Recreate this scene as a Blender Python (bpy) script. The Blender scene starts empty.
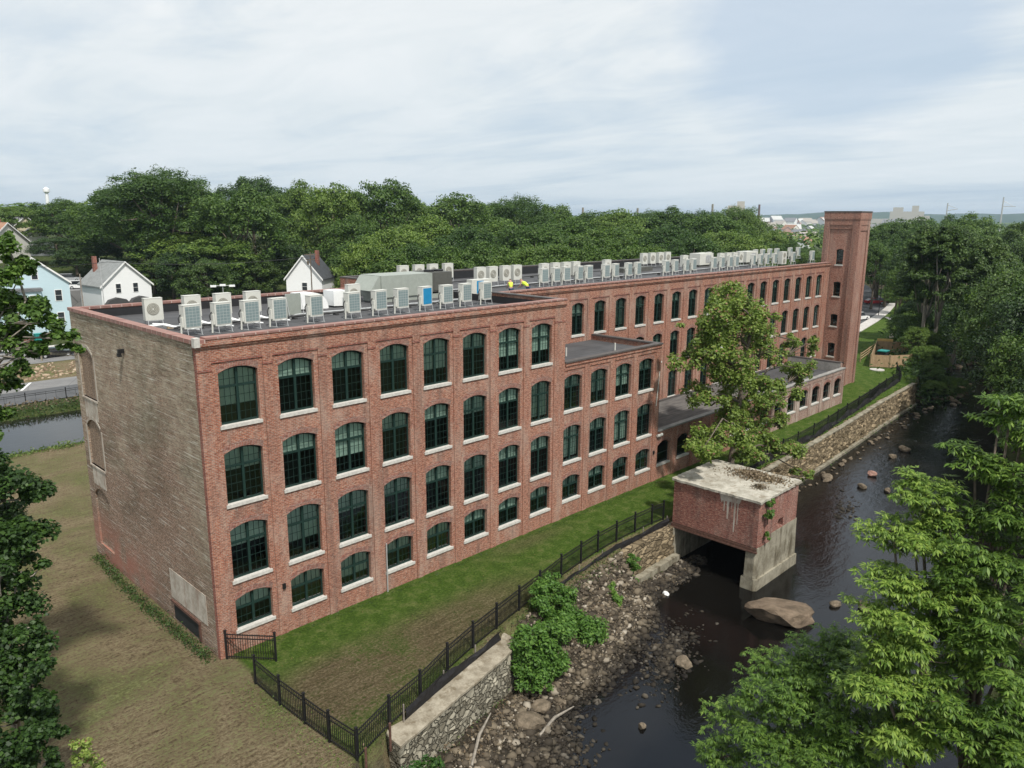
import bpy, math, random
import numpy as np
from mathutils import Vector, Matrix
R = math.radians
rng = np.random.default_rng(7)
random.seed(5)
S = bpy.context.scene
COL = S.collection

# ------------------------------------------------------------------ camera
CF, CP, CR, CY = 768.14, 0.21488, 0.00544, 0.774736
CX = np.array([-14.3765, -34.0131, 21.4384])
_F = np.array([math.cos(CP)*math.cos(CY), math.cos(CP)*math.sin(CY), -math.sin(CP)])
_Rt = np.array([math.sin(CY), -math.cos(CY), 0.0]); _U = np.cross(_Rt, _F)
_R2 = _Rt*math.cos(CR) + _U*math.sin(CR); _U2 = _U*math.cos(CR) - _Rt*math.sin(CR)
cam = bpy.data.objects.new('camera', bpy.data.cameras.new('camera'))
COL.objects.link(cam)
m = Matrix(((_R2[0], _U2[0], -_F[0], CX[0]), (_R2[1], _U2[1], -_F[1], CX[1]), (_R2[2], _U2[2], -_F[2], CX[2]), (0, 0, 0, 1)))
cam.matrix_world = m
cam.data.sensor_width = 36.0
cam.data.lens = 36.0*CF/1024.0
cam.data.clip_start = 0.2
cam.data.clip_end = 30000
S.camera = cam

def ray(px, py):
    return _F*CF + _R2*(px-512) + _U2*(384-py)
def at(px, py, z=0.0):
    d = ray(px, py); t = (z-CX[2])/d[2]; return CX + d*t
def atd(px, py, dist):
    """point seen at px,py whose horizontal distance along the view heading is dist"""
    d = ray(px, py); h = d[0]*math.cos(CY) + d[1]*math.sin(CY); return CX + d*(dist/h)
def proj(p):
    d = np.array(p)-CX; k = d@_F
    return 512+CF*(d@_R2)/k, 384-CF*(d@_U2)/k

# ------------------------------------------------------------------ helpers
def tag(o, label=None, cat=None, group=None, kind=None):
    if label: o['label'] = label
    if cat: o['category'] = cat
    if group: o['group'] = group
    if kind: o['kind'] = kind
    return o
def empty(name, loc=(0, 0, 0), rz=0.0, label=None, cat=None, group=None):
    o = bpy.data.objects.new(name, None); COL.objects.link(o)
    o.location = loc; o.rotation_euler = (0, 0, rz); o.empty_display_size = 0.3
    return tag(o, label, cat, group)
def link_mesh(name, me, parent=None, loc=None, rz=None):
    o = bpy.data.objects.new(name, me); COL.objects.link(o)
    if parent: o.parent = parent
    if loc is not None: o.location = loc
    if rz is not None: o.rotation_euler = (0, 0, rz)
    return o
def copy_tree(o, parent=None):
    c = o.copy(); COL.objects.link(c)
    if parent: c.parent = parent
    for ch in list(o.children): copy_tree(ch, c)
    return c

class MB:
    def __init__(s): s.v = []; s.f = []; s.m = []; s.cur = 0
    def face(s, pts):
        n = len(s.v); s.v += [tuple(p) for p in pts]; s.f.append(tuple(range(n, n+len(pts)))); s.m.append(s.cur)
    def box(s, x0, x1, y0, y1, z0, z1):
        n = len(s.v)
        s.v += [(x0,y0,z0),(x1,y0,z0),(x1,y1,z0),(x0,y1,z0),(x0,y0,z1),(x1,y0,z1),(x1,y1,z1),(x0,y1,z1)]
        for q in ((0,3,2,1),(4,5,6,7),(0,1,5,4),(1,2,6,5),(2,3,7,6),(3,0,4,7)):
            s.f.append(tuple(n+i for i in q)); s.m.append(s.cur)
        return s
    def obox(s, p, q, w, z0, z1):
        """box along segment p-q (xy) with width w"""
        p = Vector(p[:2]); q = Vector(q[:2]); d = (q-p).normalized(); n_ = Vector((-d.y, d.x))*w/2
        pts = [p-n_, q-n_, q+n_, p+n_]; n = len(s.v)
        z0s = z0 if isinstance(z0, (list, tuple)) else (z0, z0); z1s = z1 if isinstance(z1, (list, tuple)) else (z1, z1)
        zz = [0, 1, 1, 0]
        s.v += [(a.x, a.y, z0s[zz[i]]) for i, a in enumerate(pts)] + [(a.x, a.y, z1s[zz[i]]) for i, a in enumerate(pts)]
        for f in ((0,3,2,1),(4,5,6,7),(0,1,5,4),(1,2,6,5),(2,3,7,6),(3,0,4,7)):
            s.f.append(tuple(n+i for i in f)); s.m.append(s.cur)
        return s
    def prism(s, prof, y0, y1):
        """profile [(x,z)] counter-clockwise seen from -y, extruded along y"""
        n = len(s.v); k = len(prof)
        s.v += [(x, y0, z) for x, z in prof] + [(x, y1, z) for x, z in prof]
        s.f.append(tuple(range(n, n+k))); s.f.append(tuple(n+k+i for i in reversed(range(k)))); s.m += [s.cur]*2
        for i in range(k):
            j = (i+1) % k; s.f.append((n+j, n+i, n+k+i, n+k+j)); s.m.append(s.cur)
        return s
    def tube(s, pts, rad, seg=6, cap=True):
        pts = [Vector(p) for p in pts]
        if not isinstance(rad, (list, tuple)): rad = [rad]*len(pts)
        rings = []
        for i, p in enumerate(pts):
            d = (pts[min(i+1, len(pts)-1)] - pts[max(i-1, 0)])
            if d.length < 1e-6: d = Vector((0, 0, 1))
            d.normalize(); a = d.cross(Vector((0.31, 0.95, 0.05)))
            if a.length < 0.05: a = d.cross(Vector((1, 0, 0)))
            a.normalize(); b = d.cross(a); n = len(s.v)
            for k in range(seg):
                t = 2*math.pi*k/seg; s.v.append(tuple(p + (a*math.cos(t)+b*math.sin(t))*rad[i]))
            rings.append(n)
        for i in range(len(rings)-1):
            for k in range(seg):
                k2 = (k+1) % seg
                s.f.append((rings[i]+k, rings[i]+k2, rings[i+1]+k2, rings[i+1]+k)); s.m.append(s.cur)
        if cap:
            s.f.append(tuple(rings[0]+k for k in reversed(range(seg)))); s.m.append(s.cur)
            s.f.append(tuple(rings[-1]+k for k in range(seg))); s.m.append(s.cur)
        return s
    def mesh(s, name, mats, smooth=False):
        me = bpy.data.meshes.new(name); me.from_pydata(s.v, [], s.f)
        if not isinstance(mats, (list, tuple)): mats = [mats]
        for m_ in mats: me.materials.append(m_)
        if len(mats) > 1: me.polygons.foreach_set('material_index', s.m)
        if smooth: me.polygons.foreach_set('use_smooth', [True]*len(me.polygons))
        me.update(); return me
    def build(s, name, mats, parent=None, loc=None, smooth=False, rz=None):
        return link_mesh(name, s.mesh(name, mats, smooth), parent, loc, rz)

def np_mesh(name, V, quads, mat, smooth=False):
    me = bpy.data.meshes.new(name); n = len(V); f = len(quads)
    me.vertices.add(n); me.vertices.foreach_set('co', np.asarray(V, np.float32).ravel())
    k = quads.shape[1]
    me.loops.add(f*k); me.loops.foreach_set('vertex_index', quads.astype(np.int32).ravel())
    me.polygons.add(f); me.polygons.foreach_set('loop_start', np.arange(f, dtype=np.int32)*k)
    try: me.polygons.foreach_set('loop_total', np.full(f, k, np.int32))
    except Exception: pass
    if smooth: me.polygons.foreach_set('use_smooth', np.ones(f, bool))
    me.materials.append(mat); me.update(calc_edges=True); return me

# ------------------------------------------------------------------ materials
class NT:
    def __init__(s, name, world=False):
        if world: s.m = bpy.data.worlds.new(name)
        else: s.m = bpy.data.materials.new(name)
        s.m.use_nodes = True; s.t = s.m.node_tree; s.t.nodes.clear()
    def n(s, typ, inp=None, **kw):
        nd = s.t.nodes.new(typ)
        for k, v in kw.items(): setattr(nd, k, v)
        for k, v in (inp or {}).items():
            if hasattr(v, 'links') or isinstance(v, bpy.types.NodeSocket): s.t.links.new(v, nd.inputs[k])
            else: nd.inputs[k].default_value = v
        return nd
    def mix(s, fac, a, b, mode='MIX'):
        nd = s.t.nodes.new('ShaderNodeMix'); nd.data_type = 'RGBA'; nd.blend_type = mode
        for i, v in ((0, fac), (6, a), (7, b)):
            if isinstance(v, bpy.types.NodeSocket): s.t.links.new(v, nd.inputs[i])
            else:
                if i and len(v) == 3: v = (*v, 1)
                nd.inputs[i].default_value = v
        return nd.outputs[2]
    def math(s, op, a, b=0.0, c=None):
        nd = s.t.nodes.new('ShaderNodeMath'); nd.operation = op
        for i, v in ((0, a), (1, b), (2, c)):
            if v is None: continue
            if isinstance(v, bpy.types.NodeSocket): s.t.links.new(v, nd.inputs[i])
            else: nd.inputs[i].default_value = v
        return nd.outputs[0]
    def noise(s, vec, scale, detail=3.0, rough=0.55, dist=0.0):
        i = {'Scale': scale, 'Detail': detail, 'Roughness': rough, 'Distortion': dist}
        if vec is not None: i['Vector'] = vec
        return s.n('ShaderNodeTexNoise', i).outputs[0]
    def ramp(s, fac, stops, interp='LINEAR'):
        nd = s.t.nodes.new('ShaderNodeValToRGB'); cr = nd.color_ramp; cr.interpolation = interp
        while len(cr.elements) < len(stops): cr.elements.new(0.5)
        for e, (p, c) in zip(cr.elements, stops):
            e.position = p; e.color = (*c, 1) if not isinstance(c, (int, float)) else (c, c, c, 1)
        s.t.links.new(fac, nd.inputs[0]); return nd.outputs[0]
    def maprange(s, v, a, b, c=0.0, d=1.0):
        return s.n('ShaderNodeMapRange', {0: v, 1: a, 2: b, 3: c, 4: d}).outputs[0]
    def out(s, sh, vol=None):
        o = s.t.nodes.new('ShaderNodeOutputMaterial')
        if sh is not None: s.t.links.new(sh, o.inputs[0])
        if vol is not None: s.t.links.new(vol, o.inputs[1])
        return s.m
    def scalev(s, vec, sx, sy, sz):
        return s.n('ShaderNodeMapping', {'Vector': vec, 'Scale': (sx, sy, sz)}).outputs[0]
    def bsdf(s, color, rough=0.8, metal=0.0, normal=None, spec=0.3):
        i = {'Base Color': color if isinstance(color, bpy.types.NodeSocket) else (*color, 1), 'Roughness': rough, 'Metallic': metal, 'Specular IOR Level': spec}
        if normal is not None: i['Normal'] = normal
        return s.n('ShaderNodeBsdfPrincipled', i).outputs[0]
    def bump(s, h, strength=0.3, dist=0.02):
        return s.n('ShaderNodeBump', {'Strength': strength, 'Distance': dist, 'Height': h}).outputs[0]

_cache = {}
def plain(name, c, rough=0.7, metal=0.0, var=0.12, scale=3.0, spec=0.3):
    if name in _cache: return _cache[name]
    t = NT(name); tc = t.n('ShaderNodeTexCoord').outputs['Object']
    nz = t.noise(tc, scale, 4)
    nz2 = t.noise(tc, scale*9, 2)
    f = t.math('ADD', t.math('MULTIPLY', nz, 0.6), t.math('MULTIPLY', nz2, 0.4))
    lo = tuple(x*(1-var*1.6) for x in c); hi = tuple(min(1, x*(1+var*1.3)) for x in c)
    col = t.ramp(f, [(0.3, lo), (0.7, hi)])
    _cache[name] = t.out(t.bsdf(col, rough, metal, spec=spec)); return _cache[name]

def wall_uv(t):
    """(along wall, height) from object coordinates, whichever way the wall faces"""
    tc = t.n('ShaderNodeTexCoord').outputs['Object']
    sep = t.n('ShaderNodeSeparateXYZ', {0: tc})
    nn = t.n('ShaderNodeSeparateXYZ', {0: t.n('ShaderNodeNewGeometry').outputs['True Normal']})
    ax = t.math('GREATER_THAN', t.math('ABSOLUTE', nn.outputs[0]), 0.6)
    az = t.math('GREATER_THAN', t.math('ABSOLUTE', nn.outputs[2]), 0.75)
    u = t.math('ADD', t.math('MULTIPLY', sep.outputs[0], t.math('SUBTRACT', 1.0, ax)), t.math('MULTIPLY', sep.outputs[1], ax))
    v = t.math('ADD', t.math('MULTIPLY', sep.outputs[2], t.math('SUBTRACT', 1.0, az)), t.math('MULTIPLY', sep.outputs[1], az))
    return tc, t.n('ShaderNodeCombineXYZ', {0: u, 1: v}).outputs[0], sep

def brick_mat(name, c1, c2, mortar, bw=0.22, bh=0.075, pale=0.0, stain=(0.1, 0.08, 0.07), worn=(0.42, 0.36, 0.3), wornf=0.3, msize=0.014, tan=(0.47, 0.32, 0.22)):
    t = NT(name); tc, uv, sep = wall_uv(t)
    b = t.n('ShaderNodeTexBrick', {'Vector': uv, 'Color1': (*c1, 1), 'Color2': (*c2, 1), 'Mortar': (*mortar, 1), 'Scale': 1.0,
        'Mortar Size': msize, 'Mortar Smooth': 0.3, 'Bias': -0.1, 'Brick Width': bw, 'Row Height': bh})
    # patchwork of brick batches
    cell = t.n('ShaderNodeTexNoise', {'Vector': t.scalev(uv, 4.4, 13.0, 1), 'Scale': 1.0, 'Detail': 1.0, 'Roughness': 0.8}).outputs[0]
    col = t.mix(t.maprange(cell, 0.35, 0.55), t.mix(1.0, b.outputs[0], (0.56, 0.52, 0.52), 'MULTIPLY'), b.outputs[0])
    col = t.mix(t.maprange(cell, 0.58, 0.74, 0.0, 0.65), col, (*tan, 1))
    big = t.noise(tc, 0.28, 5, 0.6)
    col = t.mix(t.maprange(big, 0.35, 0.7, 0.0, 0.55), col, t.mix(1.0, col, (0.72, 0.70, 0.72), 'MULTIPLY'))
    big2 = t.noise(t.scalev(tc, 1, 1, 0.35), 0.9, 5, 0.65)
    col = t.mix(t.maprange(big2, 0.48, 0.66, 0.0, wornf), col, (*worn, 1))
    streak = t.noise(t.scalev(tc, 1.3, 1.3, 0.08), 1.0, 4, 0.6)
    col = t.mix(t.maprange(streak, 0.52, 0.68, 0.0, 0.45), col, (*stain, 1))
    sp = t.noise(tc, 9.0, 2, 0.6)
    col = t.mix(t.maprange(sp, 0.62, 0.68, 0.0, 0.5), col, (*worn, 1))
    h = t.math('SUBTRACT', 1.0, b.outputs[1])
    return t.out(t.bsdf(col, 0.9, normal=t.bump(h, 0.35, 0.01), spec=0.15))

M = {}
M['brick'] = brick_mat('mill brick', (0.41, 0.142, 0.082), (0.28, 0.086, 0.052), (0.38, 0.285, 0.225), wornf=0.35)
M['brick_red'] = brick_mat('red dressed brick', (0.34, 0.105, 0.07), (0.27, 0.075, 0.052), (0.28, 0.19, 0.16), wornf=0.12, tan=(0.42, 0.2, 0.14))
M['brick_arch'] = brick_mat('arch brick', (0.36, 0.13, 0.09), (0.25, 0.085, 0.06), (0.34, 0.27, 0.23), bw=0.08, bh=0.3, wornf=0.25)
M['brick_pale'] = brick_mat('weathered annex brick', (0.42, 0.25, 0.2), (0.32, 0.17, 0.13), (0.42, 0.37, 0.32), wornf=0.6, worn=(0.5, 0.45, 0.39))
M['brick_tower'] = brick_mat('tower brick', (0.43, 0.19, 0.13), (0.31, 0.125, 0.085), (0.34, 0.26, 0.22), wornf=0.25)
M['brick_pump'] = brick_mat('pump house brick', (0.33, 0.105, 0.075), (0.23, 0.07, 0.052), (0.30, 0.22, 0.18), wornf=0.22, stain=(0.06, 0.05, 0.045))
M['granite'] = plain('granite sill', (0.52, 0.5, 0.46), 0.8, var=0.2, scale=6)
M['frame'] = plain('dark green window paint', (0.012, 0.032, 0.026), 0.45, var=0.2)
M['blind'] = plain('pale window shade', (0.60, 0.68, 0.62), 0.8, var=0.12)
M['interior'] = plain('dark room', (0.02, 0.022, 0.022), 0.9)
M['black'] = plain('black metal', (0.012, 0.012, 0.013), 0.5, var=0.1, spec=0.4)
M['silt'] = plain('black silt fabric', (0.018, 0.017, 0.018), 0.8, var=0.4, scale=5)
M['white_metal'] = plain('cream painted metal', (0.56, 0.56, 0.51), 0.5, var=0.06)
M['acfan'] = plain('fan grille', (0.27, 0.26, 0.22), 0.6)
M['galv'] = plain('galvanised steel', (0.5, 0.51, 0.51), 0.45, 0.4)
M['duct'] = plain('white duct skin', (0.78, 0.79, 0.78), 0.5, var=0.05)
M['rtu'] = plain('grey green sheet metal', (0.30, 0.325, 0.29), 0.5, var=0.08)
M['rtu_dark'] = plain('louvre metal', (0.09, 0.09, 0.08), 0.6)
M['blue'] = plain('blue plastic film', (0.02, 0.22, 0.42), 0.4)
M['hose'] = plain('pipe foam', (0.05, 0.05, 0.05), 0.8)
M['timber'] = plain('timber sleeper', (0.34, 0.25, 0.15), 0.8)
M['rust'] = plain('rusted steel', (0.105, 0.055, 0.04), 0.85, var=0.35, scale=7)
M['pole'] = plain('weathered pole wood', (0.24, 0.21, 0.18), 0.9, var=0.2)
M['bark'] = plain('bark', (0.13, 0.105, 0.08), 0.95, var=0.35, scale=6)
M['bark_pale'] = plain('pale bark', (0.26, 0.23, 0.19), 0.95, var=0.3, scale=6)
M['rubber'] = plain('rubber', (0.02, 0.02, 0.02), 0.8)
M['kerb'] = plain('kerb concrete', (0.5, 0.49, 0.46), 0.85, var=0.12)
M['white_line'] = plain('road paint', (0.72, 0.72, 0.7), 0.8)
M['hivis'] = plain('yellow vest', (0.62, 0.8, 0.08), 0.8, var=0.1)
M['skin'] = plain('skin', (0.42, 0.24, 0.17), 0.6)
M['jeans'] = plain('jeans', (0.05, 0.07, 0.13), 0.85)
M['hair'] = plain('dark hair', (0.04, 0.025, 0.02), 0.8)
M['teal'] = plain('teal lid', (0.02, 0.24, 0.22), 0.5)
M['haybright'] = plain('orange panel', (0.62, 0.4, 0.14), 0.8)

def mk_grille():
    t = NT('coil grille'); tc, uv, sep = wall_uv(t)
    b = t.n('ShaderNodeTexBrick', {'Vector': uv, 'Color1': (0.20, 0.27, 0.27, 1), 'Color2': (0.17, 0.235, 0.24, 1), 'Mortar': (0.42, 0.45, 0.43, 1), 'Scale': 1.0,
        'Mortar Size': 0.012, 'Brick Width': 0.2, 'Row Height': 0.16})
    b.offset = 0.0
    fine = t.n('ShaderNodeTexWave', {'Vector': uv, 'Scale': 12.0}, bands_direction='Y').outputs[1]
    col = t.mix(0.25, b.outputs[0], t.mix(fine, (0.12, 0.15, 0.16), (0.4, 0.45, 0.44)))
    return t.out(t.bsdf(col, 0.5, 0.2))
M['grille'] = mk_grille()

def mk_glass():
    t = NT('window glass')
    fr = t.n('ShaderNodeFresnel', {'IOR': 1.5}).outputs[0]
    tc = t.n('ShaderNodeTexCoord').outputs['Object']
    bp = t.bump(t.noise(tc, 1.6, 2), 0.2, 0.06)
    tr = t.n('ShaderNodeBsdfTransparent', {'Color': (0.72, 0.82, 0.77, 1)}).outputs[0]
    gl = t.n('ShaderNodeBsdfGlossy', {'Color': (0.9, 0.95, 0.95, 1), 'Roughness': 0.03, 'Normal': bp}).outputs[0]
    ob = t.n('ShaderNodeObjectInfo').outputs['Random']
    f = t.math('ADD', t.math('MULTIPLY', fr, t.math('ADD', t.math('MULTIPLY', ob, 1.0), 0.45)), t.math('MULTIPLY', t.math('POWER', ob, 3.0), 0.09))
    return t.out(t.n('ShaderNodeMixShader', {0: f, 1: tr, 2: gl}).outputs[0])
M['glass'] = mk_glass()

def mk_leftwall():
    """old painted party wall: flaking grey lime wash over brown brick"""
    t = NT('old painted brick'); tc, uv, sep = wall_uv(t)
    b = t.n('ShaderNodeTexBrick', {'Vector': uv, 'Color1': (0.36, 0.20, 0.13, 1), 'Color2': (0.235, 0.125, 0.08, 1), 'Mortar': (0.36, 0.32, 0.27, 1), 'Scale': 1.0,
        'Mortar Size': 0.014, 'Brick Width': 0.22, 'Row Height': 0.078})
    y, z = sep.outputs[1], sep.outputs[2]
    n1 = t.noise(t.scalev(uv, 0.30, 1.5, 1), 1.0, 6, 0.72)
    n2 = t.noise(uv, 0.2, 4, 0.6, 0.5)
    hz = t.maprange(z, 4.0, 14.0, -0.07, 0.15)
    side = t.math('MAXIMUM', t.maprange(y, 0.0, 4.5, 0.09, -0.04), t.maprange(z, 12.5, 15.5, -0.1, 0.1))
    f = t.math('ADD', t.math('ADD', t.math('MULTIPLY', n1, 0.55), t.math('MULTIPLY', n2, 0.45)), t.math('ADD', hz, side))
    paint = t.maprange(f, 0.43, 0.60, 0.05, 0.88)
    rows = t.noise(t.scalev(uv, 1.1, 13.0, 1), 1.0, 3, 0.85)
    paint = t.math('MULTIPLY', paint, t.maprange(rows, 0.38, 0.56, 0.1, 1.0))
    pcol = t.ramp(t.noise(uv, 1.4, 6, 0.8), [(0.36, (0.26, 0.215, 0.155)), (0.62, (0.50, 0.44, 0.34))])
    bc = t.mix(t.maprange(t.noise(t.scalev(uv, 4.4, 13, 1), 1.0, 1, 0.8), 0.38, 0.6), t.mix(1.0, b.outputs[0], (0.5, 0.5, 0.5), 'MULTIPLY'), b.outputs[0])
    col = t.mix(paint, bc, pcol)
    dk = t.noise(t.scalev(uv, 0.22, 0.30, 1), 1.0, 5, 0.65, 0.5)
    col = t.mix(t.maprange(dk, 0.45, 0.62, 0.0, 0.7), col, t.mix(1.0, col, (0.55, 0.60, 0.57), 'MULTIPLY'))
    st = t.noise(t.scalev(uv, 0.42, 12.8, 1), 1.0, 4, 0.75)
    col = t.mix(t.maprange(st, 0.57, 0.63, 0.0, 0.75), col, (0.60, 0.57, 0.50))
    col = t.mix(t.maprange(st, 0.43, 0.37, 0.0, 0.6), col, (0.10, 0.08, 0.065))
    # bare red brick low at the far end
    redm = t.math('MULTIPLY', t.math('MULTIPLY', t.maprange(z, 3.6, 1.2), t.maprange(y, 6.0, 12.0)), t.maprange(t.noise(uv, 0.6, 4), 0.38, 0.55))
    col = t.mix(t.math('MULTIPLY', redm, 0.85), col, t.mix(0.6, b.outputs[0], (0.30, 0.085, 0.06)))
    return t.out(t.bsdf(col, 0.92, normal=t.bump(t.math('SUBTRACT', 1.0, b.outputs[1]), 0.35, 0.012), spec=0.12))
M['leftwall'] = mk_leftwall()

def mk_stone(name, a, b, mort, sc=1.6, sz=1.5):
    t = NT(name); tc = t.n('ShaderNodeTexCoord').outputs['Object']
    v = t.scalev(tc, 1, 1, sz)
    warp = t.n('ShaderNodeVectorMath', {0: v, 1: t.n('ShaderNodeTexNoise', {'Vector': v, 'Scale': 1.3}).outputs[1]}, operation='ADD').outputs[0]
    vo = t.n('ShaderNodeTexVoronoi', {'Vector': warp, 'Scale': sc, 'Randomness': 1.0})
    ve = t.n('ShaderNodeTexVoronoi', {'Vector': warp, 'Scale': sc, 'Randomness': 1.0}, feature='DISTANCE_TO_EDGE')
    s_ = t.n('ShaderNodeSeparateXYZ', {0: vo.outputs['Color']})
    col = t.ramp(s_.outputs[0], [(0.0, a), (0.55, b), (1.0, tuple(min(1, x*1.5) for x in b))])
    col = t.mix(t.maprange(t.noise(tc, 6, 4), 0.35, 0.7, 0, 0.5), col, t.mix(1.0, col, (0.5, 0.5, 0.48), 'MULTIPLY'))
    col = t.mix(t.maprange(ve.outputs['Distance'], 0.0, 0.05, 0.8, 0.0), col, mort)
    return t.out(t.bsdf(col, 0.9, normal=t.bump(t.maprange(ve.outputs['Distance'], 0.0, 0.12), 1.0, 0.12), spec=0.15))
M['stone'] = mk_stone('rubble stone wall', (0.15, 0.135, 0.10), (0.27, 0.25, 0.195), (0.07, 0.06, 0.04), 2.8)
M['stone_tan'] = mk_stone('tan masonry wall', (0.13, 0.10, 0.06), (0.26, 0.205, 0.13), (0.08, 0.062, 0.04), 1.5, 2.2)

def mk_concrete(name, a, b, stainc, s=0.4):
    t = NT(name); tc = t.n('ShaderNodeTexCoord').outputs['Object']
    col = t.ramp(t.noise(tc, 1.1, 7, 0.75), [(0.4, a), (0.6, b)])
    col = t.mix(t.maprange(t.noise(t.scalev(tc, 1, 1, 0.25), 1.7, 5, 0.7), 0.5, 0.66, 0, s), col, (*stainc, 1))
    col = t.mix(t.maprange(t.noise(tc, 11, 3), 0.6, 0.75, 0, 0.5), col, t.mix(1.0, col, (0.45, 0.45, 0.42), 'MULTIPLY'))
    return t.out(t.bsdf(col, 0.92, normal=t.bump(t.noise(tc, 5, 5), 0.5, 0.03), spec=0.15))
M['concrete'] = mk_concrete('weathered concrete', (0.19, 0.17, 0.125), (0.31, 0.285, 0.22), (0.08, 0.065, 0.04), 0.8)
M['void_backing'] = plain('dark void backing', (0.03, 0.026, 0.02), 0.8)  # near-black colour paints the shade in the space under the pump house
M['cap'] = mk_concrete('pale wall cap', (0.22, 0.19, 0.14), (0.38, 0.34, 0.265), (0.13, 0.10, 0.06), 0.8)
M['slab'] = mk_concrete('old roof slab', (0.30, 0.28, 0.23), (0.46, 0.435, 0.37), (0.19, 0.155, 0.11), 0.7)
M['patch'] = mk_concrete('flaking render', (0.34, 0.30, 0.25), (0.50, 0.46, 0.40), (0.25, 0.16, 0.12), 0.6)
M['rock'] = mk_concrete('river rock', (0.09, 0.072, 0.05), (0.20, 0.16, 0.115), (0.06, 0.05, 0.035), 0.6)
M['slabrock'] = mk_concrete('pinkish boulder', (0.10, 0.075, 0.053), (0.205, 0.155, 0.11), (0.07, 0.055, 0.038), 0.7)
M['redrock'] = mk_concrete('red brick lump', (0.24, 0.13, 0.1), (0.36, 0.22, 0.18), (0.1, 0.07, 0.05), 0.5)
M['ibrick'] = brick_mat('infill brick', (0.30, 0.21, 0.14), (0.23, 0.155, 0.1), (0.30, 0.25, 0.2), wornf=0.2)
M['flash'] = mk_concrete('grey parapet render', (0.24, 0.235, 0.22), (0.33, 0.32, 0.30), (0.12, 0.11, 0.1), 0.4)

def mk_roof():
    t = NT('roof membrane'); tc = t.n('ShaderNodeTexCoord').outputs['Object']
    col = t.ramp(t.noise(tc, 0.35, 6, 0.65), [(0.3, (0.055, 0.055, 0.058)), (0.7, (0.105, 0.105, 0.108))])
    seam = t.n('ShaderNodeTexBrick', {'Vector': tc, 'Color1': (1, 1, 1, 1), 'Color2': (0.85, 0.85, 0.85, 1), 'Mortar': (0.45, 0.45, 0.45, 1), 'Scale': 1.0, 'Mortar Size': 0.03, 'Brick Width': 6.0, 'Row Height': 1.4}).outputs[0]
    return t.out(t.bsdf(t.mix(1.0, col, seam, 'MULTIPLY'), 0.75, spec=0.3))
M['roof'] = mk_roof()
def mk_roof_strip():
    t = NT('streaky old roofing'); tc = t.n('ShaderNodeTexCoord').outputs['Object']
    n = t.noise(t.scalev(tc, 0.5, 3.0, 1), 1.0, 6, 0.7)
    col = t.ramp(n, [(0.35, (0.07, 0.065, 0.062)), (0.6, (0.135, 0.125, 0.115)), (0.75, (0.20, 0.19, 0.175))])
    return t.out(t.bsdf(col, 0.85))
M['roof_old'] = mk_roof_strip()
def mk_parapet_cap():
    t = NT('clay coping'); tc, uv, sep = wall_uv(t)
    seg = t.n('ShaderNodeTexBrick', {'Vector': t.n('ShaderNodeCombineXYZ', {0: t.math('ADD', sep.outputs[0], sep.outputs[1]), 1: 0.3}).outputs[0], 'Color1': (0.29, 0.145, 0.12, 1), 'Color2': (0.20, 0.105, 0.09, 1), 'Mortar': (0.42, 0.33, 0.29, 1),
        'Scale': 1.0, 'Mortar Size': 0.03, 'Brick Width': 0.62, 'Row Height': 2.0}).outputs[0]
    col = t.mix(t.maprange(t.noise(tc, 2.2, 4), 0.4, 0.7, 0, 0.5), seg, (0.33, 0.24, 0.21))
    return t.out(t.bsdf(col, 0.85))
M['coping'] = mk_parapet_cap()
M['lining'] = plain('black membrane upstand', (0.022, 0.022, 0.024), 0.6)
M['coping_dark'] = plain('dark metal coping', (0.10, 0.09, 0.085), 0.55, 0.1, var=0.2)

def mk_water(name, deep, rough, bscale, bstr, foam=0.0):
    t = NT(name); tc = t.n('ShaderNodeTexCoord').outputs['Object']
    h = t.math('ADD', t.noise(t.scalev(tc, 0.55, 1.0, 1), bscale, 5, 0.6, 0.4), t.math('MULTIPLY', t.noise(tc, bscale*4.5, 3, 0.6), 0.35))
    far = t.maprange(t.n('ShaderNodeSeparateXYZ', {0: tc}).outputs[0], 30, 62, 0.25, 1.0)
    bp = t.n('ShaderNodeBump', {'Strength': t.math('MULTIPLY', far, bstr), 'Distance': 0.12, 'Height': h}).outputs[0]
    col = t.ramp(t.noise(tc, 0.16, 5, 0.6), [(0.35, deep), (0.7, tuple(x*1.7 for x in deep))])
    if foam:
        fm = t.math('MULTIPLY', t.maprange(t.noise(t.scalev(tc, 0.4, 1.2, 1), 2.2, 5, 0.75), 0.60, 0.70), t.maprange(t.n('ShaderNodeSeparateXYZ', {0: tc}).outputs[0], 62, 84, 0.0, foam))
        col = t.mix(fm, col, (0.55, 0.6, 0.63))
    sh = t.n('ShaderNodeBsdfPrincipled', {'Base Color': col, 'Roughness': rough, 'Normal': bp, 'Specular IOR Level': 0.3, 'Specular Tint': (0.5, 0.68, 1.0, 1)}).outputs[0]  # blue tint put into the reflection stands for open blue sky
    return t.out(sh)
M['water'] = mk_water('river water', (0.004, 0.0036, 0.003), 0.06, 1.3, 0.45, 0.35)
M['canal'] = mk_water('canal water', (0.008, 0.008, 0.006), 0.03, 0.9, 0.25)

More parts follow.
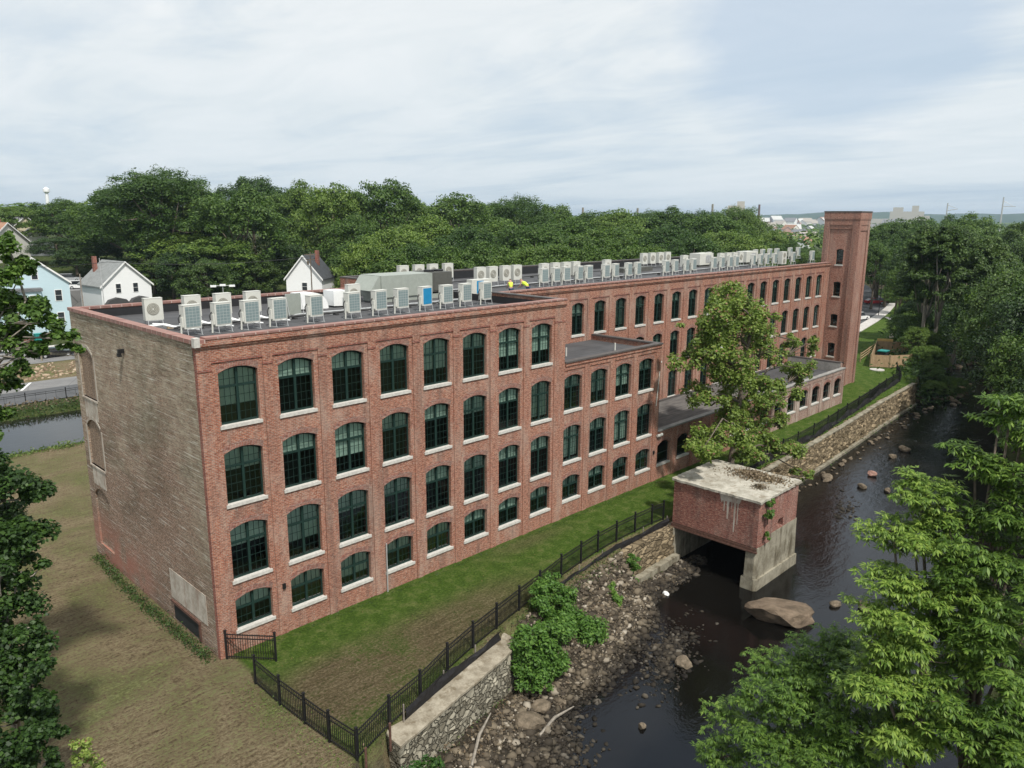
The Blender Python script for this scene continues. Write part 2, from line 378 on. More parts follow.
def mk_asphalt(name, a, b):
    t = NT(name); tc = t.n('ShaderNodeTexCoord').outputs['Object']
    col = t.ramp(t.noise(tc, 0.4, 7, 0.7), [(0.3, a), (0.7, b)])
    cr = t.n('ShaderNodeTexVoronoi', {'Vector': tc, 'Scale': 0.22}, feature='DISTANCE_TO_EDGE').outputs['Distance']
    col = t.mix(t.maprange(cr, 0.0, 0.012, 0.6, 0.0), col, (0.03, 0.03, 0.03))
    return t.out(t.bsdf(col, 0.9, normal=t.bump(t.noise(tc, 30, 3), 0.3, 0.01)))
M['asphalt'] = mk_asphalt('asphalt', (0.065, 0.067, 0.07), (0.105, 0.107, 0.11))
M['asphalt_old'] = mk_asphalt('grey old asphalt', (0.15, 0.148, 0.145), (0.21, 0.205, 0.2))
M['sidewalk'] = mk_concrete('sidewalk', (0.42, 0.40, 0.37), (0.55, 0.53, 0.5), (0.3, 0.28, 0.25), 0.3)

def mk_ground():
    t = NT('ground'); tc = t.n('ShaderNodeTexCoord').outputs['Object']
    z1 = t.n('ShaderNodeVertexColor', layer_name='zone'); s1 = t.n('ShaderNodeSeparateColor', {0: z1.outputs[0]})
    lawn, dirt, grav = s1.outputs[0], s1.outputs[1], s1.outputs[2]
    dark = z1.outputs[1]
    fine = t.noise(tc, 7.0, 5, 0.75); mid = t.noise(tc, 1.1, 6, 0.7); big = t.noise(tc, 0.17, 5, 0.6, 0.6)
    straw = t.noise(t.n('ShaderNodeMapping', {'Vector': tc, 'Rotation': (0, 0, 0.5), 'Scale': (0.6, 4.0, 1)}).outputs[0], 1.2, 5, 0.7, 1.2)
    grass = t.ramp(t.math('ADD', t.math('MULTIPLY', fine, 0.55), t.math('MULTIPLY', mid, 0.45)), [(0.36, (0.028, 0.054, 0.008)), (0.5, (0.062, 0.112, 0.016)), (0.64, (0.125, 0.18, 0.034))])
    soil = t.ramp(t.math('ADD', t.math('MULTIPLY', fine, 0.6), t.math('MULTIPLY', straw, 0.4)), [(0.38, (0.072, 0.053, 0.029)), (0.5, (0.19, 0.148, 0.088)), (0.62, (0.36, 0.295, 0.19))])
    # lawn: grass with brownish worn swathe
    lm = t.math('ADD', t.math('MULTIPLY', mid, 0.35), t.math('MULTIPLY', big, 0.65))
    lawnc = t.mix(t.maprange(t.math('ADD', lm, t.math('MULTIPLY', t.math('SUBTRACT', fine, 0.5), 0.7)), 0.36, 0.50, 0.2, 0.95), grass, t.mix(1.0, soil, (0.62, 0.60, 0.58), 'MULTIPLY'))
    fresh = t.mix(t.maprange(mid, 0.5, 0.7, 0.0, 0.35), grass, soil)
    lawnc = t.mix(dark, lawnc, fresh)
    ym = t.math('ADD', t.math('ADD', t.math('MULTIPLY', straw, 0.4), t.math('MULTIPLY', big, 0.6)), t.math('MULTIPLY', t.math('SUBTRACT', fine, 0.5), 0.7))
    yardc = t.mix(t.maprange(ym, 0.48, 0.58, 0.0, 0.85), soil, t.mix(0.35, grass, soil))
    gv = t.n('ShaderNodeTexVoronoi', {'Vector': tc, 'Scale': 3.2}); gs = t.n('ShaderNodeSeparateColor', {0: gv.outputs['Color']})
    gravc = t.ramp(gs.outputs[0], [(0.0, (0.055, 0.045, 0.032)), (0.5, (0.12, 0.10, 0.072)), (1.0, (0.24, 0.20, 0.15))])
    gravc = t.mix(t.maprange(gv.outputs['Distance'], 0.12, 0.3, 0, 0.7), gravc, (0.03, 0.025, 0.018))
    zc = t.n('ShaderNodeSeparateXYZ', {0: tc}).outputs[2]
    wet = t.maprange(zc, -2.9, -2.5, 0.3, 1.0)
    wild = t.ramp(t.math('ADD', t.math('MULTIPLY', mid, 0.5), t.math('MULTIPLY', fine, 0.5)), [(0.35, (0.02, 0.036, 0.01)), (0.5, (0.05, 0.07, 0.02)), (0.7, (0.14, 0.125, 0.065))])
    gravc = t.mix(1.0, gravc, t.n('ShaderNodeCombineColor', {0: wet, 1: wet, 2: wet}).outputs[0], 'MULTIPLY')
    col = t.mix(lawn, wild, lawnc); col = t.mix(dirt, col, yardc); col = t.mix(grav, col, gravc)
    hb = t.math('ADD', t.math('MULTIPLY', fine, 1.0), t.math('MULTIPLY', straw, 0.6))
    return t.out(t.bsdf(col, 0.95, normal=t.bump(hb, 1.0, 0.2), spec=0.1))
M['ground'] = mk_ground()

def mk_leaf(name, dk, md, lt, trans=0.25, scale=0.5, brown=0.0, vary=1.0):
    t = NT(name); tc = t.n('ShaderNodeTexCoord').outputs['Object']
    g = t.n('ShaderNodeNewGeometry')
    ri = g.outputs['Random Per Island']; ob = t.n('ShaderNodeObjectInfo').outputs['Random']
    nz = t.noise(tc, scale, 4, 0.6)
    f = t.math('ADD', t.math('ADD', t.math('MULTIPLY', ri, 0.45), t.math('MULTIPLY', nz, 0.45)), t.math('MULTIPLY', ob, 0.22))
    col = t.ramp(f, [(0.22, dk), (0.55, md), (0.85, lt)])
    if brown: col = t.mix(t.math('GREATER_THAN', ri, 1.0-brown), col, (0.26, 0.14, 0.09))
    hs = t.n('ShaderNodeHueSaturation', {'Color': col, 'Hue': t.maprange(ob, 0, 1, 0.5+0.016*vary, 0.5-0.008*vary), 'Value': t.maprange(ob, 0, 1, 1-0.24*vary, 1+0.24*vary)}).outputs[0]
    d = t.bsdf(hs, 0.55, spec=0.35)
    tr = t.n('ShaderNodeBsdfTranslucent', {'Color': t.mix(1.0, hs, (1.3, 1.5, 0.7), 'MULTIPLY')}).outputs[0]
    return t.out(t.n('ShaderNodeMixShader', {0: trans, 1: d, 2: tr}).outputs[0])
M['leaf_far'] = mk_leaf('far foliage', (0.024, 0.050, 0.009), (0.063, 0.115, 0.018), (0.135, 0.20, 0.037), 0.25, 0.25)
M['leaf_dark'] = mk_leaf('dark foliage', (0.015, 0.032, 0.008), (0.042, 0.079, 0.015), (0.092, 0.145, 0.03), 0.2, 0.3)
M['leaf_mid'] = mk_leaf('yellow green foliage', (0.05, 0.085, 0.014), (0.125, 0.19, 0.03), (0.24, 0.30, 0.07), 0.3, 0.4, 0.045, 0.3)
M['leaf_near'] = mk_leaf('sumac foliage', (0.028, 0.062, 0.010), (0.096, 0.172, 0.024), (0.225, 0.315, 0.058), 0.25, 0.9, 0.0, 0.25)
M['leaf_shrub'] = mk_leaf('shrub foliage', (0.035, 0.08, 0.014), (0.08, 0.165, 0.026), (0.15, 0.25, 0.045), 0.3, 0.8)
M['leaf_left'] = mk_leaf('glossy dark foliage', (0.017, 0.038, 0.008), (0.046, 0.09, 0.015), (0.12, 0.195, 0.034), 0.25, 0.5)
M['leaf_light'] = mk_leaf('poplar foliage', (0.028, 0.06, 0.011), (0.07, 0.13, 0.02), (0.15, 0.235, 0.04), 0.3, 0.6)
M['leaf_weed'] = mk_leaf('weeds', (0.03, 0.055, 0.012), (0.07, 0.12, 0.025), (0.15, 0.19, 0.05), 0.3, 1.0)
M['leaf_dry'] = mk_leaf('dead brush', (0.09, 0.06, 0.04), (0.17, 0.12, 0.075), (0.3, 0.23, 0.15), 0.1, 1.0)

# ------------------------------------------------------------------ terrain
def I(x, xs, ys): return np.interp(x, xs, ys)
def wall_y(x):
    return I(x, [-60, -10, 1, 4, 11.5, 13, 24, 25, 31, 37.2, 45, 52, 68, 80, 95, 110, 125, 157, 200, 260, 400],
                [-15, -12.5, -10.9, -10.5, -8.9, -7.9, -6.6, -6.3, -6.1, -5.9, -5.4, -5.0, -4.1, -3.15, -2.5, 1.5, 7, 14, 24, 42, 90])
def shore_y(x):
    return I(x, [-60, 0, 5, 9, 10.5, 12, 15, 18, 23, 25, 30, 32.5, 36, 45, 80, 95, 110, 125, 157, 200, 260, 400],
                [-20, -19, -18, -14.8, -13.6, -12.2, -12.2, -11.4, -10.2, -8.4, -8.1, -7.5, -6.9, -6.2, -4.4, -4.0, -1.5, 4, 11, 20, 37, 84])
def right_y(x):
    return I(x, [-60, 0, 15, 30, 50, 70, 95, 125, 157, 200, 260, 400], [-30, -29, -28, -27, -26, -20, -11.5, -5, 0.5, 11, 24, 68])
def sm(t): t = np.clip(t, 0, 1); return t*t*(3-2*t)
def terrain_z(x, y):
    x = np.asarray(x, float); y = np.asarray(y, float)
    w, s_, r = wall_y(x)+I(x, [1.9, 2.6, 12, 13, 24, 25, 31, 37, 95, 99], [0, .75, .75, 0, 0, .55, .55, .5, .5, 0]), shore_y(x), right_y(x)
    zb = I(x, [-60, -6, 0, 4, 11, 13, 24, 25, 31, 33, 45, 400], [-1, -1.2, -1.6, -2.0, -2.0, -1.0, -1.0, -2.25, -2.5, -3.4, -3.3, -1.0])
    hard = I(x, [-8, 1, 12, 14, 23.5, 25, 96, 105], [0, 1, 1, 0, 0, 1, 1, 0])
    t = np.clip((w-y)/np.maximum(w-s_, 0.3), 0, 1)
    bank_hard = zb + (-3.05-zb)*t
    bank_soft = -3.05*t
    z = np.where(y > w, 0.0, hard*bank_hard + (1-hard)*bank_soft)
    bump_ = 0.12*np.sin(x*1.7+y*2.3)*np.sin(x*0.9-y*1.4)
    z = np.where((y < w) & (y > s_), z + bump_, z)
    bed = -3.05 - 0.9*sm((s_-y)/3.0)
    z = np.where(y < s_, bed, z)
    rb = -3.9 + 4.9*sm((r-y+2.5)/8.0) + 2.0*sm((r-y-8)/40)
    z = np.where(y < r+2.5, np.maximum(bed, rb), z)
    # canal north of the mill
    can = sm((y-45.6)/1.4)*(1-sm((y-60.0)/2.0))*(1-sm((x-62)/10.0))
    z = z - 2.1*can
    hill = sm((y-118-0.0*x)/90.0)*9.0*(1-sm((x-230)/300))*sm((x+400)/200)
    z = z + hill*np.where(y > 0, 1, 0)
    und = 0.10*np.sin(x*0.21+1)*np.cos(y*0.17)
    z = z + und*((x < -1) & (y > -9) & (y < 44))
    # far country falls gently, then the far hills belong to another sheet
    rr = np.hypot(x-60, y-20)
    z = z - 7.0*sm((rr-330)/500)
    return z
def lines(segs):
    o = []
    for a, b, n in segs: o += list(np.linspace(a, b, n, endpoint=False))
    return np.array(o+[segs[-1][1]])
gx = lines([(-9500, -1200, 12), (-1200, -200, 14), (-200, -40, 24), (-40, -8, 40), (-8, 48, 160), (48, 130, 120), (130, 280, 75), (280, 700, 30), (700, 10000, 18)])
gy = lines([(-9500, -1000, 12), (-1000, -120, 16), (-120, -32, 44), (-32, 2, 110), (2, 70, 80), (70, 240, 70), (240, 900, 34), (900, 10000, 18)])
GX, GY = np.meshgrid(gx, gy, indexing='ij'); GZ = terrain_z(GX, GY)
V = np.stack([GX.ravel(), GY.ravel(), GZ.ravel()], 1)
nx, ny = len(gx), len(gy)
ii, jj = np.meshgrid(np.arange(nx-1), np.arange(ny-1), indexing='ij'); a = (ii*ny+jj).ravel()
me = np_mesh('ground', V, np.stack([a, a+ny, a+ny+1, a+1], 1), M['ground'], True)
zone = np.zeros((nx*ny, 4), np.float32)
X_, Y_ = V[:, 0], V[:, 1]; w_ = wall_y(X_); s_ = shore_y(X_); r_ = right_y(X_)
lawn = (X_ > 0.2) & (X_ < 250) & (Y_ > w_+0.15) & (Y_ < np.where(X_ > 90, 60, 8))
yard = ((X_ <= 0.4) | (Y_ > 12)) & (X_ > -60) & (X_ < 60) & (Y_ > -13.5) & (Y_ < 44.9)
fy = wall_y(X_)+0.75
strip = (X_ > 0.3) & (X_ < 37) & (Y_ > w_) & (Y_ < I(X_, [0, 3, 5, 9.5, 16, 20, 25, 37], [-11.2, -9.9, -9.5, -8.1, -6.75, -5.7, -5.3, -5.3]))
zone[lawn, 0] = 1
zone[yard | strip, 1] = 1
# the bank of the rocks beyond the canal, and scrubby ground by the parking
dry = ((Y_ > 79.5) & (Y_ < 93) & (X_ < 60) & (X_ > -120)) | ((X_ > 150) & (X_ < 260) & (Y_ > 52) & (Y_ < 75))
zone[dry, 1] = 1
grav = (Y_ < w_+0.05) & (Y_ > r_+1.0) & (X_ > -1) & (X_ < 330)
zone[grav, 2] = 1
far_l = sm((X_-14)/20)*lawn*sm((Y_+9.0+0.0*X_)/2.0)*1.0
near_wall = np.clip(1-(-Y_-0.3)/3.2, 0, 1)*((X_ > 0.2) & (X_ < 80) & (Y_ < 0.5))
worn_ = np.exp(-(((X_-8.5)/8.5)**4+((Y_+5.6)/2.3)**4))+np.exp(-(((X_-3)/3.2)**2+((Y_+7.5)/3.0)**2))+0.6*np.exp(-(((X_-21)/3.5)**2+((Y_+1.0)/0.8)**2))
zone[:, 3] = np.clip(1-worn_*0.95, 0, 1)*lawn
ca = me.color_attributes.new('zone', 'FLOAT_COLOR', 'POINT'); ca.data.foreach_set('color', zone.ravel())
g = link_mesh('ground', me); tag(g, kind='structure')

def sheet(name, pts, z, mat, thick=0.0, kind='structure'):
    mb = MB()
    n = len(pts)
    if thick:
        v0 = len(mb.v); mb.v += [(p[0], p[1], z) for p in pts] + [(p[0], p[1], z-thick) for p in pts]
        mb.f.append(tuple(range(v0, v0+n))); mb.m.append(0)
        for i in range(n):
            j = (i+1) % n; mb.f.append((v0+i, v0+n+i, v0+n+j, v0+j)); mb.m.append(0)
    else: mb.face([(p[0], p[1], z) for p in pts])
    o = mb.build(name, mat); return tag(o, kind=kind) if kind else o
# water sheets
pts = []
xs = np.concatenate([np.arange(-60, 130, 4.0), np.arange(130, 400, 15.0)])
lo = [(x, float(right_y(x))-3.5) for x in xs]; hi = [(x, float(shore_y(x))+ (2.5 if x > 96 or x < 33 else 1.0)) for x in xs]
mb = MB()
for i in range(len(xs)-1): mb.face([(*lo[i], -3.0), (*lo[i+1], -3.0), (*hi[i+1], -3.0), (*hi[i], -3.0)])
tag(mb.build('river_water', M['water']), kind='structure')
sheet('canal_water', [(-220, 44.5), (72, 44.5), (72, 62.5), (-220, 62.5)], -0.55, M['canal'])
# streets north of the canal
sheet('path', [(-160, 66.2), (90, 66.2), (90, 79.0), (-160, 79.0)], 0.03, M['asphalt'])
sheet('road', [(-160, 73.6), (90, 73.6), (90, 79.0), (-160, 79.0)], 0.038, M['asphalt_old'])
sheet('street', [(-160, 93), (95, 93), (95, 106), (-160, 106)], 0.03, M['asphalt_old'])
sheet('pavement', [(-160, 106), (95, 106), (95, 108.5), (-160, 108.5)], 0.14, M['sidewalk'], 0.2)
sheet('road_marking', [(9.2, 74.2), (9.5, 74.2), (11.6, 78.6), (11.3, 78.6)], 0.046, M['white_line'])
sheet('road_marking', [(-12.2, 74.2), (-11.9, 74.2), (-9.8, 78.6), (-10.1, 78.6)], 0.046, M['white_line'])

# parking lot beyond the tower, with its kerbed sidewalk
lot = [at(*q, 0)[:2] for q in ((846, 333), (862, 323.5), (873, 317), (884, 309), (889, 303), (880, 296), (868, 286), (855, 280), (800, 284), (800, 330))]
sheet('car_park', lot, 0.02, M['asphalt'])
ib = [at(*q, 0)[:2] for q in ((846, 333), (862, 323.5), (873, 317), (884, 309), (889.5, 303.5))]
ob = [at(*q, 0)[:2] for q in ((846, 341), (864, 330), (878, 321.5), (889, 313), (897, 303.5))]
sheet('sidewalk', list(ib)+list(reversed(ob)), 0.13, M['sidewalk'], 0.3)
pth = [at(*q, 0)[:2] for q in ((884, 317), (891, 321), (903, 321), (902, 318), (892, 317.5))]
sheet('footpath', pth, 0.04, M['sidewalk'])
sheet('gravel_patch', [at(*q, 0)[:2] for q in ((889, 341), (901, 333), (902, 330), (893, 332), (889, 336))], 0.05, M['cap'])
# ------------------------------------------------------------------ building pieces
def arch_z(u, uc, w, zs, rise):
    # segmental arch height at u
    h = w/2; Rr = (h*h+rise*rise)/(2*rise); return zs + math.sqrt(max(0, Rr*Rr-(u-uc)**2))-(Rr-rise)
NSEG = 8
def facade(mb, tr, u0, u1, z0, z1, cols, depth=0.28):
    """cols: list of (uc, w, [(zbottom, zspring, rise), ...] low to high); tr(u, d, z) -> world point, d inward"""
    def q(a, b, c, d): mb.face([tr(*a), tr(*b), tr(*c), tr(*d)])
    prev = u0
    for uc, w, wins in cols:
        L, Rr = uc-w/2, uc+w/2
        q((prev, 0, z0), (L, 0, z0), (L, 0, z1), (prev, 0, z1)); prev = Rr
        lower = z0
        us = [L + w*i/NSEG for i in range(NSEG+1)]
        lowz = [z0]*(NSEG+1)
        for zb, zs, rise in wins:
            for i in range(NSEG): q((us[i], 0, lowz[i]), (us[i+1], 0, lowz[i+1]), (us[i+1], 0, zb), (us[i], 0, zb))
            az = [arch_z(u, uc, w, zs, rise) for u in us]
            q((L, 0, zb), (L, depth, zb), (L, depth, az[0]), (L, 0, az[0]))
            q((Rr, depth, zb), (Rr, 0, zb), (Rr, 0, az[-1]), (Rr, depth, az[-1]))
            q((L, 0, zb), (Rr, 0, zb), (Rr, depth, zb), (L, depth, zb))
            for i in range(NSEG): q((us[i], depth, az[i]), (us[i+1], depth, az[i+1]), (us[i+1], 0, az[i+1]), (us[i], 0, az[i]))
            lowz = az
        for i in range(NSEG): q((us[i], 0, lowz[i]), (us[i+1], 0, lowz[i+1]), (us[i+1], 0, z1), (us[i], 0, z1))
    q((prev, 0, z0), (u1, 0, z0), (u1, 0, z1), (prev, 0, z1))
def arch_band(mb, tr, uc, w, zs, rise, th=0.30, proud=0.012):
    n = 10; W2 = w+0.16
    a = [(uc-w/2+w*i/n) for i in range(n+1)]; b = [(uc-W2/2+W2*i/n) for i in range(n+1)]
    def P(i, outer, d):
        if outer: u = b[i]; z = arch_z(uc+(u-uc)*w/W2, uc, w, zs, rise)+th
        else: u = a[i]; z = arch_z(u, uc, w, zs, rise)
        return tr(u, d, z)
    for i in range(n):
        mb.face([P(i, 0, -proud), P(i+1, 0, -proud), P(i+1, 1, -proud), P(i, 1, -proud)])
        mb.face([P(i, 1, -proud), P(i+1, 1, -proud), P(i+1, 1, 0.01), P(i, 1, 0.01)])
        mb.face([P(i, 0, 0.05), P(i+1, 0, 0.05), P(i+1, 0, -proud), P(i, 0, -proud)])
    mb.face([P(0, 0, -proud), P(0, 1, -proud), P(0, 1, 0.01), P(0, 0, 0.01)])
    mb.face([P(n, 0, 0.01), P(n, 1, 0.01), P(n, 1, -proud), P(n, 0, -proud)])

_wm = {}
def window_meshes(w, h, zs_h, rise, kind):
    """local: x across centred on 0, z from the sill, y inward; the opening is w wide, springing at zs_h"""
    key = (round(w, 2), round(zs_h, 2), round(rise, 2), kind)
    if key in _wm: return _wm[key]
    f = MB(); fw = 0.085; hw = w/2
    top = lambda x: arch_z(x, 0, w, zs_h, rise)
    def bar(x0, x1, z0, z1, y0=0.0, y1=0.07): f.box(x0, x1, y0, y1, z0, z1)
    bar(-hw, -hw+fw, 0, zs_h+0.02); bar(hw-fw, hw, 0, zs_h+0.02); bar(-hw+fw, hw-fw, 0, fw*1.2)
    n = 10
    for i in range(n):
        xa, xb = -hw+w*i/n, -hw+w*(i+1)/n
        n0 = len(f.v)
        for y in (0.0, 0.07): f.v += [(xa, y, top(xa)-fw*1.3), (xb, y, top(xb)-fw*1.3), (xb, y, top(xb)+0.02), (xa, y, top(xa)+0.02)]
        for qd in ((0, 1, 2, 3), (7, 6, 5, 4), (0, 4, 5, 1)): f.f.append(tuple(n0+k for k in qd)); f.m.append(0)
    if kind == 'tall': tz = zs_h*0.70
    elif kind == 'short': tz = zs_h*0.62
    else: tz = None
    if kind != 'dark':
        mw = 0.13
        bar(-mw/2, mw/2, fw, top(0)-0.06, -0.02, 0.075)
        if tz:
            bar(-hw+fw, -mw/2, tz, tz+0.11, -0.015, 0.072); bar(mw/2, hw-fw, tz, tz+0.11, -0.015, 0.072)
        th = 0.017
        for sgn in (-1, 1):
            xa, xb = (mw/2, hw-fw) if sgn > 0 else (-hw+fw, -mw/2)
            for k in (1, 2):
                x = xa+(xb-xa)*k/3
                bar(x-th/2, x+th/2, fw, top(x)-0.07, 0.02, 0.05)
            nl = 4 if kind == 'tall' else 2
            for k in range(1, nl):
                z = fw+(tz-fw)*k/nl; bar(xa, xb, z-th/2, z+th/2, 0.022, 0.048)
            if kind == 'tall': z = tz+(zs_h-tz)*0.55; bar(xa, xb, z-th/2, z+th/2, 0.022, 0.048)
    else:
        tz = zs_h*0.5; bar(-hw+fw, hw-fw, tz, tz+0.07)
    fm = f.mesh('window', M['frame'])
    g_ = MB(); us = [-hw+0.02+(w-0.04)*i/n for i in range(n+1)]
    g_.face([(u, 0.04, 0.02) for u in us] + [(u, 0.04, top(u)-0.02) for u in reversed(us)])
    gm = g_.mesh('glass', M['glass'])
    s2 = MB(); s2.box(-hw-0.08, hw+0.08, -0.275, 0.03, -0.16, 0.002); sm_ = s2.mesh('sill', M['granite'])
    # blinds drawn to different heights
    bl = []
    for fr in (0.99, 0.90, 0.5, 0.15):
        b_ = MB(); zb = (tz or zs_h*0.6)*fr
        b_.face([(u, 0.16, zb) for u in us] + [(u, 0.16, top(u)-0.02) for u in reversed(us)])
        bl.append(b_.mesh('blind', M['blind']))
    _wm[key] = (fm, gm, sm_, bl); return _wm[key]
_am = {}
def add_window(parent, px, py, pz, w, zs_h, rise, kind, rz=0.0, blind=True, inset=0.2, sill=True, arch=True):
    fm, gm, sm_, bl = window_meshes(w, 0, zs_h, rise, kind)
    ak = (round(w, 2), round(zs_h, 2), round(rise, 2), inset)
    if ak not in _am:
        a_ = MB(); arch_band(a_, lambda u, d, z: (u, d-inset, z), 0.0, w, zs_h, rise); _am[ak] = a_.mesh('arch', M['brick_arch'])
    ca_, sa = math.cos(rz), math.sin(rz)
    # inward direction = local +y
    loc = (px - sa*inset, py + ca_*inset, pz)
    o = link_mesh('window', fm, parent, loc, rz)
    link_mesh('glass', gm, o)
    if sill: link_mesh('sill', sm_, o, (0, 0.0, 0))
    if arch: link_mesh('arch', _am[ak], o)
    if blind:
        r = random.random(); b = bl[0 if r < 0.62 else 1 if r < 0.86 else 2 if r < 0.96 else 3]
        link_mesh('blind', b, o)
    return o

def trf(x0, y0):   # facade facing -y
    return lambda u, d, z: (u, y0+d, z)
def trx(x0):       # facade facing -x, u = y  (order flipped for outward normals irrelevant)
    return lambda u, d, z: (x0+d, u, z)

# ================= mill block (front) =================
A_rows = [(1.2, 2.79, .25), (3.85, 6.46, .25), (7.8, 10.33, .25), (11.73, 14.25, .25)]
A_cols = [1.95+3.045*i for i in range(8)]
B_rows = [(1.3, 2.85, .25), (4.2, 6.61, .25), (8.0, 10.31, .25)]
B_cols = [26.62+2.99*i for i in range(4)]
Wd = 1.97
LA, DA, HA = 25.6, 17.7, 16.0
mill = empty('mill_building', (0, 0, 0), 0, 'four storey red brick mill block with its windowless painted end wall nearest', 'building')
rec = 0.06
w1 = MB()
facade(w1, trf(0, rec), 0.0, LA, 0-0.5, 14.88, [(c, Wd, A_rows) for c in A_cols])
for c in A_cols:
    for zb, zs, ri in A_rows: pass
# piers
edges = []
prev = 0.0
for c in A_cols:
    edges.append((prev, c-1.29)); prev = c+1.25
edges.append((prev, LA))
for a_, b_ in edges:
    if b_-a_ > 0.05: w1.box(a_, b_, 0.0, rec+0.001, -0.5, 14.88)
w1.box(0.0, LA, 0.0, 0.35, 14.88, 15.5)
# stepped corbel cornice
w1.box(-0.03, LA+0.02, -0.07, 0.35, 15.5, 15.62); w1.box(-0.06, LA+0.03, -0.14, 0.35, 15.62, 15.76); w1.box(-0.03, LA+0.02, -0.06, 0.35, 15.76, 15.9)
w1.build('front_wall', M['brick'], mill)
# red dressed lines: dog-tooth shadow line under the frieze
cr = MB()
for (a_, b_) in [(A_cols[i]-1.29, A_cols[i]+1.25) for i in range(8)]: cr.box(a_+0.003, b_-0.003, 0.004, 0.06, 14.78, 14.877)
for (a_, b_) in edges:
    if b_-a_ > 0.1: cr.box(a_-0.02, b_+0.02, -0.035, 0.02, 14.42, 14.52)
cr.build('corbel_course', M['brick_red'], mill)
# left gable (end) wall with bricked-up windows: openings as shallow recesses
lw = MB()
ex = [(15.55, 2.45, [(0.9, 4.3, .5), (6.25, 8.75, .5), (10.6, 13.2, .5)])]
facade(lw, trx(0.0), 0.0, DA, -0.5, 15.72, ex, 0.12)
lw.face([(0.12, 14, 0), (0.12, 17.2, 0), (0.12, 17.2, 14.5), (0.12, 14, 14.5)])
lw.face([(0.0, 0, 15.72), (0.0, DA, 15.72), (0.35, DA, 15.72), (0.35, 0, 15.72)])
lw.build('end_wall', M['leftwall'], mill)
for zb, zs, ri in ex[0][2][1:]:
    inf = MB(); inf.face([(0.11, 15.55-1.225+2.45*i/10, arch_z(15.55-1.225+2.45*i/10, 15.55, 2.45, zs, ri)) for i in range(11)]+[(0.11, 15.55+1.225, zb), (0.11, 15.55-1.225, zb)])
    inf.build('bricked_up_window', M['ibrick'], mill)
sur = MB()
for zb, zs, ri in ex[0][2][1:]:
    for sg in (-1, 1):
        yc = 15.55+sg*(2.45/2+0.1); sur.box(-0.02, 0.0015, yc-0.1, yc+0.1, zb, zs)
    for i in range(8):
        u0_ = 15.55-1.225+2.45*i/8; u1_ = 15.55-1.225+2.45*(i+1)/8
        za, zb_ = arch_z(u0_, 15.55, 2.45, zs, ri), arch_z(u1_, 15.55, 2.45, zs, ri)
        sur.face([(-0.02, u0_, za), (-0.02, u1_, zb_), (-0.02, u1_, zb_+0.2), (-0.02, u0_, za+0.2)])
        sur.face([(-0.02, u0_, za+0.2), (-0.02, u1_, zb_+0.2), (0.0, u1_, zb_+0.2), (0.0, u0_, za+0.2)])
    sur.box(-0.06, 0.11, 15.55-1.3, 15.55+1.3, zb-0.1, zb)
sur.box(-0.012, 0.0012, 14.45, 16.65, 9.3, 10.48)
sur.box(-0.012, 0.0012, 14.45, 16.65, 5.0, 6.13)
sur.build('window_surround', M['patch'], mill)
ht = MB(); ht.box(-0.02, 0.0015, 1.2, 5.6, 1.35, 3.0); ht.build('render_patch', M['patch'], mill)
h2 = MB(); h2.box(-0.012, 0.001, 2.3, 5.4, 0.15, 1.05); h2.build('hatch_dark_panel', M['interior'], mill)  # dark panel on the wall face paints the shade inside the hatch
h3 = MB(); h3.box(-0.10, 0.0, 2.1, 5.6, 1.08, 1.22); h3.box(-0.06, 0.0, 2.1, 2.3, 0.1, 1.08); h3.build('hatch_lintel', M['rust'], mill)
h4 = MB(); h4.box(-0.3, 0.0, 9.0, 9.18, 14.2, 14.42); h4.box(-0.34, -0.16, 8.98, 9.2, 14.02, 14.2); h4.build('wall_lamp', M['black'], mill)
# quoin: red brick return at the near corner
qn = MB(); qn.box(-0.012, 0.0, 0.0, 0.28, -0.4, 15.5); qn.build('corner_brick', M['brick_red'], mill)
# other walls & roof
ow = MB()
ow.box(LA-0.35, LA, 0.36, 6.9, 11.0, 15.9)
ow.box(0.01, LA, DA-0.35, DA-0.001, -0.5, 15.75)
ow.build('rear_wall', M['brick'], mill)
rf = MB(); rf.box(0.36, LA-0.36, 0.36, DA-0.36, 14.9, 15.2)
rf.build('roof', M['roof'], mill)
lin = MB(); lin.box(0.352, 0.40, 0.40, DA-0.40, 15.2, 15.70); lin.box(LA-0.40, LA-0.352, 0.40, DA-0.4, 15.2, 15.7); lin.box(0.40, LA-0.40, DA-0.40, DA-0.352, 15.2, 15.7); lin.box(0.40, LA-0.40, 0.352, 0.40, 15.2, 15.7)
lin.build('parapet_lining', M['lining'], mill)
cp = MB(); cp.box(-0.08, 0.44, -0.1, DA+0.05, 15.724, 15.92); cp.build('end_coping', M['coping'], mill)
cp = MB(); cp.box(0.44, LA+0.05, -0.1, 0.44, 15.903, 16.0); cp.build('coping', M['coping'], mill); cp = MB(); cp.box(0.44, LA, DA-0.44, DA+0.05, 15.753, 15.9); cp.build('rear_coping', M['coping'], mill)
cp = MB(); cp.box(LA-0.44, LA+0.05, 0.44, 6.9, 15.903, 15.98); cp.build('side_coping', M['coping_dark'], mill)
cs = MB(); cs.box(-0.11, 0.16, -0.17, 0.12, 15.6, 16.03); cs.build('corner_stone', M['granite'], mill)
